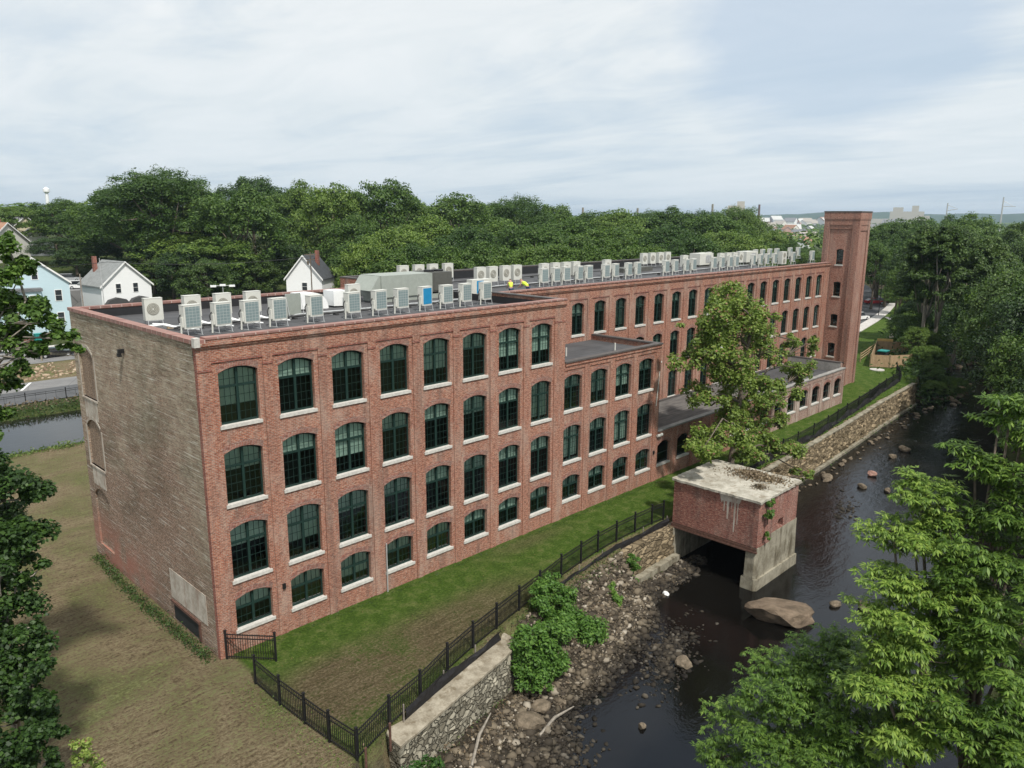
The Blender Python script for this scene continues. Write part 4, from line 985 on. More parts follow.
# ------------------------------------------------------------------ river walls
def wall_run(name, pts, thick, ztop, zbot, mats, label, batter=0.0, seg=0.35, rough=0.06, ledge=None, cap=None):
    """wall whose river face follows pts (x rising); thickness goes landward (+y)"""
    root = empty(name, (pts[0][0], pts[0][1], ztop), 0, label, 'wall'); ox, oy, oz = pts[0][0], pts[0][1], ztop
    P_ = []
    for i in range(len(pts)-1):
        L = math.hypot(pts[i+1][0]-pts[i][0], pts[i+1][1]-pts[i][1]); k = max(1, int(L/seg))
        for j in range(k):
            t = j/k; P_.append((pts[i][0]+(pts[i+1][0]-pts[i][0])*t, pts[i][1]+(pts[i+1][1]-pts[i][1])*t))
    P_.append(pts[-1]); nz = max(4, int((ztop-zbot)/0.28)); mb = MB()
    idx = []
    for j, p in enumerate(P_):
        row = []
        for k in range(nz+1):
            z = zbot+(ztop-zbot)*k/nz; o = -batter*(1-k/nz)
            row.append(len(mb.v)); mb.v.append((p[0]-ox+random.uniform(-1, 1)*rough*0.4, p[1]-oy+o+random.uniform(-1, 1)*rough, z-oz+(random.uniform(-1, 1)*rough if 0 < k else 0)))
        row.append(len(mb.v)); mb.v.append((p[0]-ox, p[1]-oy+thick, ztop-oz+random.uniform(-.01, .01)))
        row.append(len(mb.v)); mb.v.append((p[0]-ox, p[1]-oy+thick, zbot-oz))
        idx.append(row)
    for j in range(len(idx)-1):
        for k in range(len(idx[0])-1): mb.f.append((idx[j][k], idx[j+1][k], idx[j+1][k+1], idx[j][k+1])); mb.m.append(0)
    mb.f.append(tuple(reversed(idx[0]))); mb.m.append(0); mb.f.append(tuple(idx[-1])); mb.m.append(0)
    mb.build('masonry', M[mats], root)
    if cap:
        cm, ct, co, cw = cap; c = MB(); rows = []
        for p in P_:
            j1, j2 = random.uniform(-1, 1)*0.035, random.uniform(-1, 1)*0.02
            rows.append([(p[0]-ox, p[1]-oy-co+j1, 0.004), (p[0]-ox, p[1]-oy-co+j1, ct+j2), (p[0]-ox, p[1]-oy+cw, ct+j2), (p[0]-ox, p[1]-oy+cw, 0.004)])
        for j in range(len(rows)-1):
            for k in range(3): c.face([rows[j][k], rows[j+1][k], rows[j+1][k+1], rows[j][k+1]])
        c.face(rows[0]); c.face(list(reversed(rows[-1])))
        c.build('cap', M[cm], root)
    if ledge:
        lm, lw_, lz0, lz1 = ledge; c = MB()
        for i in range(len(pts)-1):
            c.obox((pts[i][0]-ox, pts[i][1]-oy-lw_/2+0.02), (pts[i+1][0]-ox, pts[i+1][1]-oy-lw_/2+0.02), lw_, lz0-oz, lz1-oz)
        c.build('ledge', M[lm], root)
    return root
wall_run('river_wall', [(2.5, -11.05), (3.9, -10.75), (9.4, -9.65), (11.9, -9.05)], 1.2, -0.32, -3.0, 'stone', 'dry stone river wall with a pale flat cap beside the fence corner', 0.25, 0.3, 0.07, cap=('cap', 0.12, 0.06, 1.25))
wall_run('river_wall', [(24.2, -6.5), (27, -6.35), (30.8, -6.25)], 0.9, -0.25, -3.3, 'stone_tan', 'short tan masonry river wall with concrete ledge abutting the pump house', 0.05, 0.35, 0.06, ledge=('concrete', 0.55, -3.4, -2.25))
wall_run('river_wall', [(36.9, -6.0), (45, -5.5), (52, -5.1), (60, -4.65), (68, -4.15), (74, -3.7), (80, -3.2), (88, -2.8), (95, -2.4)], 0.8, -0.12, -3.6, 'stone_tan', 'long tan masonry river wall below the fence beyond the pump house', 0.15, 0.4, 0.15, cap=('concrete', 0.12, 0.05, 0.45), ledge=('concrete', 0.45, -3.5, -2.75))

# ------------------------------------------------------------------ pump house
pump = empty('pump_house', (30.8, -6.0, 0), 0, 'small red brick pump house with flat slab roof standing over the river', 'building')
px0, px1, py0, py1 = 30.8, 36.6, -12.5, -6.0
def BPm(mb, name, mat, sm_=False): shift(mb.build(name, mat, pump, smooth=sm_), (30.8, -6, 0))
b = MB()
b.box(px0, px0+0.4, py0, py1, 0.05, 3.2)
# river face with a broken hole
hx0, hx1, hz0, hz1 = 33.5, 34.5, 0.35, 1.25
for (a_, c_, d_, e_) in ((px0+0.4, hx0, 0.0, 3.2), (hx1, px1, 0.0, 3.2), (hx0, hx1, hz1, 3.2), (hx0, hx1, 0.0, hz0)): b.box(a_, c_, py0, py0+0.4, d_, e_)
b.prism([(hx0, hz1), (hx0, hz1-0.5), (hx0+0.3, hz1)], py0+0.002, py0+0.38); b.prism([(hx1, hz0), (hx1, hz0+0.3), (hx1-0.4, hz0)], py0+0.002, py0+0.38)
b.box(px1-0.4, px1, py0+0.4, py1, 0, 3.2); b.box(px0+0.4, px1-0.4, py1-0.4, py1, 0, 3.2)
BPm(b, 'wall', M['brick_pump'])
# slab roof with ragged edges
n = 26; c = MB(); rim = []
def edge(a_, b_, k):
    for j in range(k):
        t = j/k; rim.append((a_[0]+(b_[0]-a_[0])*t+random.uniform(-.05, .05), a_[1]+(b_[1]-a_[1])*t+random.uniform(-.05, .05)))
o_ = 0.16
edge((px0-o_, py0-o_), (px1+o_, py0-o_), n); edge((px1+o_, py0-o_), (px1+o_, py1+o_), n); edge((px1+o_, py1+o_), (px0-o_, py1+o_), n); edge((px0-o_, py1+o_), (px0-o_, py0-o_), n)
v0 = 0; k = len(rim); c.v += [(x, y, 3.2) for x, y in rim]+[(x, y, 3.36+random.uniform(-.015, .015)) for x, y in rim]
c.f.append(tuple(range(k, 2*k))); c.f.append(tuple(reversed(range(k)))); c.m += [0, 0]
for i in range(k): j = (i+1) % k; c.f.append((i, j, k+j, k+i)); c.m.append(0)
BPm(c, 'roof_slab', M['slab'])
d_ = MB(); d_.box(px0-0.05, px0+0.01, py0, py1+0.1, -0.22, -0.02); d_.box(px0-0.10, px0+0.05, py0-0.05, py1+0.1, -0.32, -0.22); d_.box(px0+0.06, px1, py0+0.45, py1, -0.2, 0.04); BPm(d_, 'steel_beam', M['rust'])
d_ = MB(); d_.box(px0-0.03, px0-0.001, py0+2.2, py0+2.5, 1.4, 3.19); d_.box(px0-0.03, px0-0.001, py0+1.75, py0+2.0, 0.7, 3.19); d_.box(px0-0.028, px0-0.001, py0+1.5, py0+2.6, 2.7, 3.17)
pc = MB()   # lime streaks: thin drips
for yy, z0_, wdt in ((-10.0, 2.0, .10), (-10.3, 1.5, .16), (-10.55, 2.3, .08), (-10.8, 0.7, .13), (-11.0, 1.3, .07), (-9.8, 2.6, .1)):
    pc.face([(px0-0.006, yy, z0_), (px0-0.006, yy+wdt*0.6, z0_), (px0-0.006, yy+wdt, 3.17), (px0-0.006, yy-wdt*0.4, 3.17)])
pc.face([(px0-0.0045, -11.1, 2.8), (px0-0.0045, -9.7, 2.7), (px0-0.0045, -9.6, 3.17), (px0-0.0045, -11.2, 3.17)])
BPm(pc, 'lime_streak', M['patch'])
# pier under the river side, cut like a prow
pr = MB(); prof = [(px0+0.02, py0+0.12), (px0+0.2, py0-0.01), (px1+0.15, py0-0.01), (px1+0.15, py0+0.75), (px0+0.02, py0+0.75)]
def prism_z(mb, prof, z0, z1, grow=0.0, cx=None, cy=None):
    kk = len(prof); v0 = len(mb.v); cx = sum(p[0] for p in prof)/kk; cy = sum(p[1] for p in prof)/kk
    g_ = lambda p, s: (cx+(p[0]-cx)*s, cy+(p[1]-cy)*s)
    mb.v += [(*g_(p, 1+grow), z0) for p in prof]+[(*p, z1) for p in prof]
    mb.f.append(tuple(reversed(range(v0, v0+kk)))); mb.f.append(tuple(range(v0+kk, v0+2*kk))); mb.m += [0, 0]
    for i in range(kk): j = (i+1) % kk; mb.f.append((v0+i, v0+j, v0+kk+j, v0+kk+i)); mb.m.append(0)
prism_z(pr, prof, -2.2, -0.24, 0.03); BPm(pr, 'pier', M['concrete'])
cxp = sum(p[0] for p in prof)/5; cyp = sum(p[1] for p in prof)/5
prof2 = [(cxp+(p[0]-cxp)*1.03, cyp+(p[1]-cyp)*1.45) for p in prof]
p2 = MB(); prism_z(p2, prof2, -4.2, -2.2, 0.03); BPm(p2, 'pier_footing', M['concrete'])
p3 = MB(); p3.box(px0+0.1, px1+0.12, py0-0.014, py0+0.5, -0.235, 0.0); p3.box(px0+1.9, px1+0.1, py0-0.018, py0-0.001, 0.0, 0.55); BPm(p3, 'bearing_course', M['concrete'])
bk = MB(); bk.box(px1-0.2, px1+0.1, py0+0.76, py1-0.26, -4.0, -0.2); BPm(bk, 'rear_wall', M['void_backing'])  # back wall added and coloured dark so the space below reads black
ab = MB(); ab.box(px0-0.2, px1+0.2, py1-0.25, py1+0.9, -4.0, -0.33); BPm(ab, 'abutment', M['concrete'])

# ------------------------------------------------------------------ foliage
def leaf_quads(P, N, size, aspect=0.55, fold=0.0):
    """diamond leaves at P with normals N"""
    n = len(P); N = N/np.linalg.norm(N, axis=1, keepdims=True)
    r = rng.normal(size=(n, 3)); T = np.cross(N, r); T /= np.linalg.norm(T, axis=1, keepdims=True)+1e-9
    B = np.cross(N, T); s = (size*rng.uniform(0.6, 1.35, n))[:, None]
    A = P-T*s; C = P+T*s; b = P+B*s*aspect+N*s*fold; d = P-B*s*aspect+N*s*fold
    V = np.stack([A, b, C, d], 1).reshape(-1, 3); Q = np.arange(n*4).reshape(n, 4); return V, Q
def crown_points(rad, hgt, zb, n, nl, lobe, seed, flat=0.0):
    """points in leaf lobes filling an uneven crown; returns points, normals, lobe centres"""
    g_ = np.random.default_rng(seed)
    u = g_.normal(size=(nl, 3)); u /= np.linalg.norm(u, axis=1, keepdims=True)
    u[:, 2] = np.where(u[:, 2] < -0.55, -u[:, 2], u[:, 2])
    rr = g_.uniform(0.62, 0.9, nl)[:, None]
    c = u*rr; c[:, 2] = c[:, 2]
    wob = 1+0.18*np.sin(3*np.arctan2(c[:, 1], c[:, 0])+g_.uniform(0, 6))
    C = np.stack([c[:, 0]*rad*wob, c[:, 1]*rad*wob, zb+hgt*0.5+c[:, 2]*hgt*0.5], 1)
    lr = lobe*rad*g_.uniform(0.6, 1.25, nl)
    k = g_.choice(nl, n, p=lr**2/np.sum(lr**2))
    d = g_.normal(size=(n, 3)); d /= np.linalg.norm(d, axis=1, keepdims=True)
    d[:, 2] = np.where(d[:, 2] < -0.3, -d[:, 2]*0.6, d[:, 2])
    q = g_.uniform(0.55, 1.08, n)
    P = C[k]+d*(lr[k]*q)[:, None]*np.array([1, 1, 0.95])
    N = d*0.8+np.array([0, 0, 0.55])+g_.normal(size=(n, 3))*0.45
    return P, N, C
def trunk_mesh(name, H, r0, C, zb, mat, nb=9, lean=(0, 0), seed=0):
    g_ = random.Random(seed); mb = MB()
    top = Vector((lean[0], lean[1], zb+(H-zb)*0.72)); pts = []; K = 6
    for i in range(K+1):
        t = i/K; pts.append((top.x*t+g_.uniform(-.15, .15)*(t > 0)*H*0.02, top.y*t+g_.uniform(-.15, .15)*(t > 0)*H*0.02, top.z*t-(0.3 if i == 0 else 0)))
    mb.tube(pts, [r0*(1.25 if i == 0 else 1)*(1-0.75*i/K) for i in range(K+1)], 8)
    idx = list(range(len(C))); g_.shuffle(idx)
    for j in idx[:nb]:
        t = g_.uniform(0.35, 0.9); i = min(K-1, int(t*K)); s0 = Vector(pts[i]); e = Vector(C[j]); mid = (s0+e)/2+Vector((0, 0, -0.06*H*g_.random()))
        mb.tube([s0, mid, e], [r0*(1-0.75*t)*0.7, r0*0.28, r0*0.08], 5)
    return mb.mesh(name, mat, True)
def make_tree_mesh(name, rad, H, zb, n, nl, lobe, lsize, leafmat, barkmat, seed, r0=None, aspect=0.6, nb=9, lean=(0, 0)):
    P, N, C = crown_points(rad, H-zb, zb, n, nl, lobe, seed); P = P+np.array([lean[0], lean[1], 0])*0.9; C = C+np.array([lean[0], lean[1], 0])*0.9
    V, Q = leaf_quads(P, N, lsize, aspect)
    cm = np_mesh(name+'_crown', V, Q, leafmat)
    tm = trunk_mesh(name+'_trunk', H, r0 or H*0.022, C, zb, barkmat, nb, lean, seed)
    return cm, tm
def put_tree(kind, meshes, loc, rz, s, label, group=None, cat='tree'):
    r = empty(kind, loc, rz, label, cat, group); r.scale = s
    link_mesh('trunk', meshes[1], r); link_mesh('crown', meshes[0], r); return r
# far variants: unit height 10 m
FAR = [make_tree_mesh('far_tree%d' % i, 4.4, 10, 1.0 if i % 2 else 1.6, 20000, 150+10*i, 0.17, 0.11, M['leaf_far'], M['bark'], 20+i, 0.25) for i in range(5)]
DRK = [make_tree_mesh('dark_tree%d' % i, 4.2, 10, 1.0, 20000, 160, 0.17, 0.11, M['leaf_dark'], M['bark'], 60+i, 0.25) for i in range(3)]

BIG = make_tree_mesh('dome_tree', 5.0, 10, 0.8, 42000, 330, 0.13, 0.075, M['leaf_far'], M['bark'], 88, 0.28)
def tree_at(px, topy, dist, width, label, group, dark=False, kind='broadleaf_tree', ground=None):
    p = atd(px, topy, dist); gz = float(terrain_z(p[0], p[1])) if ground is None else ground
    h = max(3.0, p[2]-gz); lst = [BIG] if width >= 26 else DRK if dark else FAR
    sx = width/8.8; sz = h/10.0
    return put_tree(kind, random.choice(lst), (p[0], p[1], gz-0.1), random.uniform(0, 6.28), (sx, sx*random.uniform(.9, 1.1), sz), label, group)
def tree_row(spec, where, group, dark=False):
    spec = sorted(spec, key=lambda q: q[0])
    for i, (px, ty, d, w) in enumerate(spec):
        o = ORD[i] if i < len(ORD) else 'far right'
        tree_at(px, ty, d, w, ('dark' if dark else 'dense green')+' leafy tree, '+o+' from left '+where, group, dark)
# skyline behind the mill, read off the photograph: centre column, crown top row, distance, crown width
tree_row([(8, 205, 230, 20), (38, 202, 260, 22), (66, 198, 240, 22), (92, 204, 215, 18), (128, 184, 196, 26), (158, 166, 190, 30), (180, 178, 200, 26), (207, 200, 205, 22), (240, 184, 178, 24), (250, 174, 230, 22), (278, 186, 240, 20), (303, 180, 215, 22), (332, 182, 200, 22), (352, 190, 240, 22),
          (386, 178, 205, 24), (412, 196, 225, 20), (458, 192, 215, 24), (488, 200, 250, 20), (520, 194, 232, 26), (553, 202, 250, 22), (590, 210, 262, 22), (618, 208, 250, 22), (650, 209, 290, 26), (672, 206, 255, 24)],
         'along the skyline behind the mill', 'skyline trees behind the mill')
tree_row([(96, 232, 200, 15), (116, 238, 215, 16), (175, 232, 185, 22), (215, 236, 172, 22),  (352, 212, 178, 16), (372, 232, 168, 20), (398, 226, 160, 18), (428, 214, 178, 22), (470, 224, 165, 20), (500, 218, 180, 22), (535, 222, 165, 20), (570, 218, 185, 24), (604, 226, 172, 20), (634, 222, 190, 22)],
         'in the row behind the roof', 'second row of trees behind the mill')
tree_row([(700, 209, 262, 26), (716, 212, 220, 22), (738, 205, 270, 26), (750, 213, 250, 14), (772, 229, 238, 13), (793, 240, 232, 13), (812, 248, 220, 11), (668, 224, 180, 22), (690, 232, 165, 18), (720, 228, 190, 20), (748, 232, 175, 16), (772, 242, 190, 12)],
         'between roof and tower', 'trees between the roof end and the tower')
tree_row([(368, 238, 130, 12), (390, 244, 128, 15), (420, 240, 132, 15), (452, 243, 128, 14), (486, 238, 132, 16), (520, 243, 128, 14), (550, 240, 130, 15), (585, 243, 128, 14), (618, 240, 134, 15), (650, 243, 130, 14)],
         'in the lowest row over the roof', 'lowest trees seen over the roof')
# left slope behind the houses
tree_row([(150, 238, 182, 16), (185, 246, 168, 16), (205, 256, 160, 12), (250, 250, 172, 12), (272, 250, 180, 14), (288, 240, 190, 14), (326, 240, 196, 9), (55, 236, 205, 16), (74, 246, 190, 13), (170, 254, 176, 14), (222, 262, 166, 12), (356, 250, 172, 11)],
         'in front of the dark wood', 'dark trees behind the white houses', True)
# right side behind and beside the tower
tree_row([(884, 222, 205, 16), (902, 218, 235, 20), (925, 216, 245, 20), (950, 214, 255, 20), (975, 212, 240, 20), (892, 234, 190, 14), (915, 228, 200, 16), (878, 240, 185, 10)],
         'right of the tower top', 'woods right of the tower', False)
tree_row([(880, 268, 225, 8), (893, 270, 225, 8), (905, 276, 215, 8), (917, 280, 205, 8), (930, 284, 195, 8)], 'along the car park edge', 'young trees edging the car park')
# right bank woods
def bank_tree(x, y, h, w, label, group, dark=True):
    gz = float(terrain_z(x, y)); sx = w/8.8
    put_tree('broadleaf_tree', random.choice(DRK if dark else FAR), (x, y, gz-0.1), random.uniform(0, 6.28), (sx, sx, h/10), label, group)
rb = [(62, -27, 15, 10), (70, -24, 15, 10), (78, -21, 17, 11), (86, -18.5, 17, 11), (94, -16, 18, 12), (102, -13.5, 18, 12), (111, -11, 18, 12), (121, -9, 19, 12), (132, -6, 19, 12), (143, -3, 20, 13), (156, 0, 20, 13), (170, 4, 20, 13), (72, -33, 21, 14), (86, -28, 22, 14), (100, -24, 22, 15), (116, -20, 22, 15), (134, -16, 22, 15), (155, -12, 22, 16), (186, 8, 21, 14), (205, 18, 21, 14), (178, -5, 22, 16), (60, -40, 20, 13), (220, 12, 22, 17), (238, 30, 22, 18), (196, 36, 20, 14), (210, 44, 20, 14), (172, 26, 14, 8), (162, 22, 12, 7)]
rb = [(x, y+(3.2 if i < 12 else 0), h, w) for i, (x, y, h, w) in enumerate(rb)]
rb.sort(key=lambda t: proj((t[0], t[1], 5))[0], reverse=True)
for i, (x, y, h, w) in enumerate(rb): bank_tree(x, y, h, w, ('dark' if i % 3 else 'mid green')+' tree overhanging the far river bank, '+ORD[i]+' from right', 'trees on the far river bank', i % 3 != 0)
# left bank trees past the enclosure (tall, bare lower trunks)
for i, (x, y, h, w, zb, ln) in enumerate([(113.5, 1.6, 22.5, 9.5, 8, (0.8, -1.2)), (115.5, 3.2, 21.5, 9, 9, (-1.0, .5)), (124, 1.5, 23.5, 10, 10, (1.6, -3.2)), (120, 4.5, 20, 9, 7, (0, 1.5)), (132, 8, 21, 10, 6, (0, 0))]):
    ms = make_tree_mesh('tall_tree%d' % i, w/2, h, zb*0.75, 32000, 150, 0.17, 0.17, M['leaf_dark'], M['bark_pale'], 90+i, 0.34, 0.6, 5, ln)
    put_tree('tall_tree', ms, (x, y, float(terrain_z(x, y))-0.2), 0, (1, 1, 1), 'tall tree with long bare trunk behind the timber enclosure, '+ORD[i]+' nearest', 'tall trees on the near bank past the mill')
for i, (x, y, h, w) in enumerate([(108, 0.0, 4, 6), (111, 2.5, 5, 6), (104, -1.5, 3.2, 5), (118, 5, 6, 7), (126, 9, 5, 7), (101, -3.0, 2.6, 4.5), (135, 11, 6, 8), (106, -4.0, 3, 5)]):
    sx = w/8.8; put_tree('bank_shrub', random.choice(FAR), (x, y, float(terrain_z(x, y))-0.6), random.uniform(0, 6), (sx, sx, h/8), 'leafy shrub on the near bank past the long river wall, '+ORD[i]+' nearest', 'shrubs on the near bank past the wall', 'shrub')

# the single tree in front of the long mill: trunk, limbs and a ragged two-part crown
def lobed_tree(name, base_, blobs, nleaf, lsize, leafmat, barkmat, label, r0, seed, aspect=0.62, sub=9, cat='tree', forks=None, flat=0.9, lobe=(0.2, 0.42)):
    """blobs: (dx, dy, z, radius, zradius) foliage masses, each broken into small clumps"""
    g_ = np.random.default_rng(seed); Ps, Ns, Cs = [], [], []
    tot = sum(b[3]**2 for b in blobs)
    for (dx, dy, z, r, rz_) in blobs:
        k = max(4, int(sub*r)); u = g_.normal(size=(k, 3)); u /= np.linalg.norm(u, axis=1, keepdims=True)
        c = np.array([dx, dy, z])+u*g_.uniform(0.25, 1.0, k)[:, None]*np.array([r, r, rz_]); Cs.append(c)
        n = int(nleaf*r*r/tot); lr = r*g_.uniform(*lobe, k); q = g_.choice(k, n, p=lr**2/np.sum(lr**2))
        d = g_.normal(size=(n, 3)); d /= np.linalg.norm(d, axis=1, keepdims=True); d[:, 2] = np.where(d[:, 2] < -0.7, -d[:, 2]*0.5, d[:, 2])
        Ps.append(c[q]+d*(lr[q]*g_.uniform(0.3, 1.15, n))[:, None]*np.array([1, 1, flat])); Ns.append(d*0.6+np.array([0, 0, 0.7])+g_.normal(size=(n, 3))*0.5)
    P, N, C = np.concatenate(Ps), np.concatenate(Ns), np.concatenate(Cs)
    V, Q = leaf_quads(P, N, lsize, aspect)
    root = empty(name, base_, 0, label, cat)
    link_mesh('crown', np_mesh('crown', V, Q, leafmat), root)
    rr = random.Random(seed); mb = MB()
    mx = sum(b[0] for b in blobs)/len(blobs); my = sum(b[1] for b in blobs)/len(blobs); mz = max(b[2] for b in blobs)
    tp = [(0, 0, -0.6)]+[(mx*(k/6)**1.5+rr.uniform(-1, 1)*0.02*mz, my*(k/6)**1.5+rr.uniform(-1, 1)*0.02*mz, mz*0.9*k/6) for k in range(1, 7)]
    mb.tube(tp, [r0*1.3, r0*1.05, r0*0.95, r0*0.8, r0*0.62, r0*0.42, r0*0.2], 8)
    for (dx, dy, z, r, rz_) in blobs:
        want = max(0.0, z*0.86); st_ = min(tp[1:], key=lambda q: abs(q[2]-want)); fx, fy, fz = st_
        mb.tube([(fx, fy, fz), ((dx+fx)/2, (dy+fy)/2, (z+fz)/2+0.15*math.hypot(dx-fx, dy-fy)), (dx, dy, z+rz_*0.2)], [r0*0.42, r0*0.28, r0*0.1], 6)
    for c in C[::2]:
        b_ = min(blobs, key=lambda b: (b[0]-c[0])**2+(b[1]-c[1])**2+(b[2]-c[2])**2)
        mb.tube([(b_[0]*0.8, b_[1]*0.8, b_[2]-b_[4]*0.4), ((b_[0]+c[0])/2, (b_[1]+c[1])/2, (b_[2]+c[2])/2-0.2), tuple(c)], [r0*0.25, r0*0.15, r0*0.04], 4)
    mb.build('trunk', barkmat, root, smooth=True)
    return root
def blob_px(base_, items, plane):
    out = []
    for px, py, y, r, rz_ in items:
        d = ray(px, py); t = (y-CX[1])/d[1]; p = CX+d*t; out.append((p[0]-base_[0], p[1]-base_[1], p[2]-base_[2], r*1.22, rz_*1.22))
    return out
tb = (41.5, -4.6, 0)
lobed_tree('river_tree', tb, blob_px(tb, [(722, 302, -3.6, 1.9, 1.6), (752, 308, -4.2, 1.9, 1.4), (705, 325, -3.4, 2.0, 1.6), (735, 335, -4.2, 2.6, 1.9), (762, 345, -4.4, 1.8, 1.5), (700, 355, -3.6, 1.8, 1.4), (728, 372, -4.2, 2.4, 1.5), (755, 385, -4.6, 1.7, 1.3),
    (690, 352, -2.9, 1.0, .8), (706, 400, -3.8, 1.6, 1.1), (738, 412, -4.6, 2.2, 1.3), (765, 400, -5.2, 1.6, 1.1), (798, 345, -3.0, 1.4, 1.2), (800, 372, -3.6, 1.7, 1.1), (785, 395, -4.6, 1.5, 1.0), (762, 432, -5.6, 1.5, .8), (725, 438, -6.6, 2.0, .7), (702, 452, -7.6, 1.4, .5), (752, 456, -7.6, 1.3, .4), (785, 450, -7.4, 1.4, .6), (803, 474, -8.4, .9, .4), (780, 420, -5.4, 1.3, .6)], 0),
    56000, 0.125, M['leaf_mid'], M['bark'], 'yellow green tree rising behind the pump house in front of the long mill', 0.24, 11, lobe=(0.14, 0.34))
# bank shrubs
for ((bx, by, bz), bl, lab, sd) in (
    ((12.2, -9.9, -2.4), [(0, 0, 1.9, 1.25, 1.2), (0.5, -0.4, 2.7, .9, .8), (-0.5, .3, 2.6, 1.0, .9), (0.6, -.7, 1.3, 1.0, .9), (-.5, -.5, 1.1, 1.1, .9), (-.9, .1, 1.9, .9, .9)], 'rounded bright green shrub on the rubble bank beside the wall end', 31),
    ((15.6, -9.0, -2.2), [(0, 0, 1.6, 1.2, 1.0), (-0.5, .9, 2.9, 1.1, 1.0), (1.1, -0.7, 1.0, 1.2, .8), (-1.2, -.1, 1.9, 1.1, 1.0), (.3, .4, 2.3, 1.0, .9), (0.2, 1.5, 3.3, .8, .7)], 'larger bright green shrub on the rubble bank, right of its twin', 32),
    ((20.6, -8.3, -2.0), [(0, 0, 0.7, .7, .5), (.4, .3, 1.1, .5, .4)], 'small weedy shrub on the rubble below the torn silt cloth', 33),
    ((24.2, -7.4, -2.1), [(0, 0, 1.0, .55, .9), (.1, .2, 1.8, .45, .4)], 'thin upright weedy shrub against the tan wall end', 34),
    ((2.1, -12.6, -1.9), [(0, 0, 1.1, 1.0, .6), (1.1, .5, .9, .8, .5), (-1.2, 0, 1.1, .9, .5), (.2, -1.1, .6, .9, .5)], 'low leafy brush at the near end of the stone wall', 35)):
    lobed_tree('bank_shrub', (bx, by, bz), bl, 17000 if sd < 33 else 1800, 0.10, M['leaf_shrub'], M['bark'], lab, 0.06, sd, 0.5, 16, 'shrub')
for ((bx, by, bz), bl, lab, sd) in (((31.6, -12.75, 2.2), [(0, 0, 0.1, .45, .55), (.1, 0, -1.6, .35, .6), (.3, .1, .8, .5, .25)], 'creeper hanging down the river corner of the pump house', 41),):
    lobed_tree('creeper', (bx, by, bz), bl, 1500, 0.09, M['leaf_shrub'], M['bark'], lab, 0.02, sd, 0.6, 16, 'plant')
pb = MB()
tagd = None
def debris(name, cx, cy, cz, rx, ry, n, mat, label, size=0.14, kind='stuff', hgt=0.25):
    g_ = np.random.default_rng(int(cx*10)); P = np.stack([g_.normal(size=n)*rx*0.5+cx, g_.normal(size=n)*ry*0.5+cy, np.zeros(n)], 1)
    e = np.exp(-(((P[:, 0]-cx)/rx)**2+((P[:, 1]-cy)/ry)**2)); P[:, 2] = cz+g_.uniform(0, 1, n)*hgt*e
    N = g_.normal(size=(n, 3))*0.8+np.array([0, 0, 0.7]); V, Q = leaf_quads(P, N, size, 0.5); o = link_mesh(name, np_mesh(name, V, Q, mat)); tag(o, label, None, None, kind); return o
debris('leaf_litter', 35.2, -10.0, 3.36, 1.1, 2.0, 1500, M['leaf_dry'], 'brown dead brush heaped on the pump house roof', 0.10)
debris('leaf_litter', 33.2, -11.2, 3.36, .45, .5, 200, M['leaf_dry'], 'small brown debris heap on the pump house roof', 0.08)

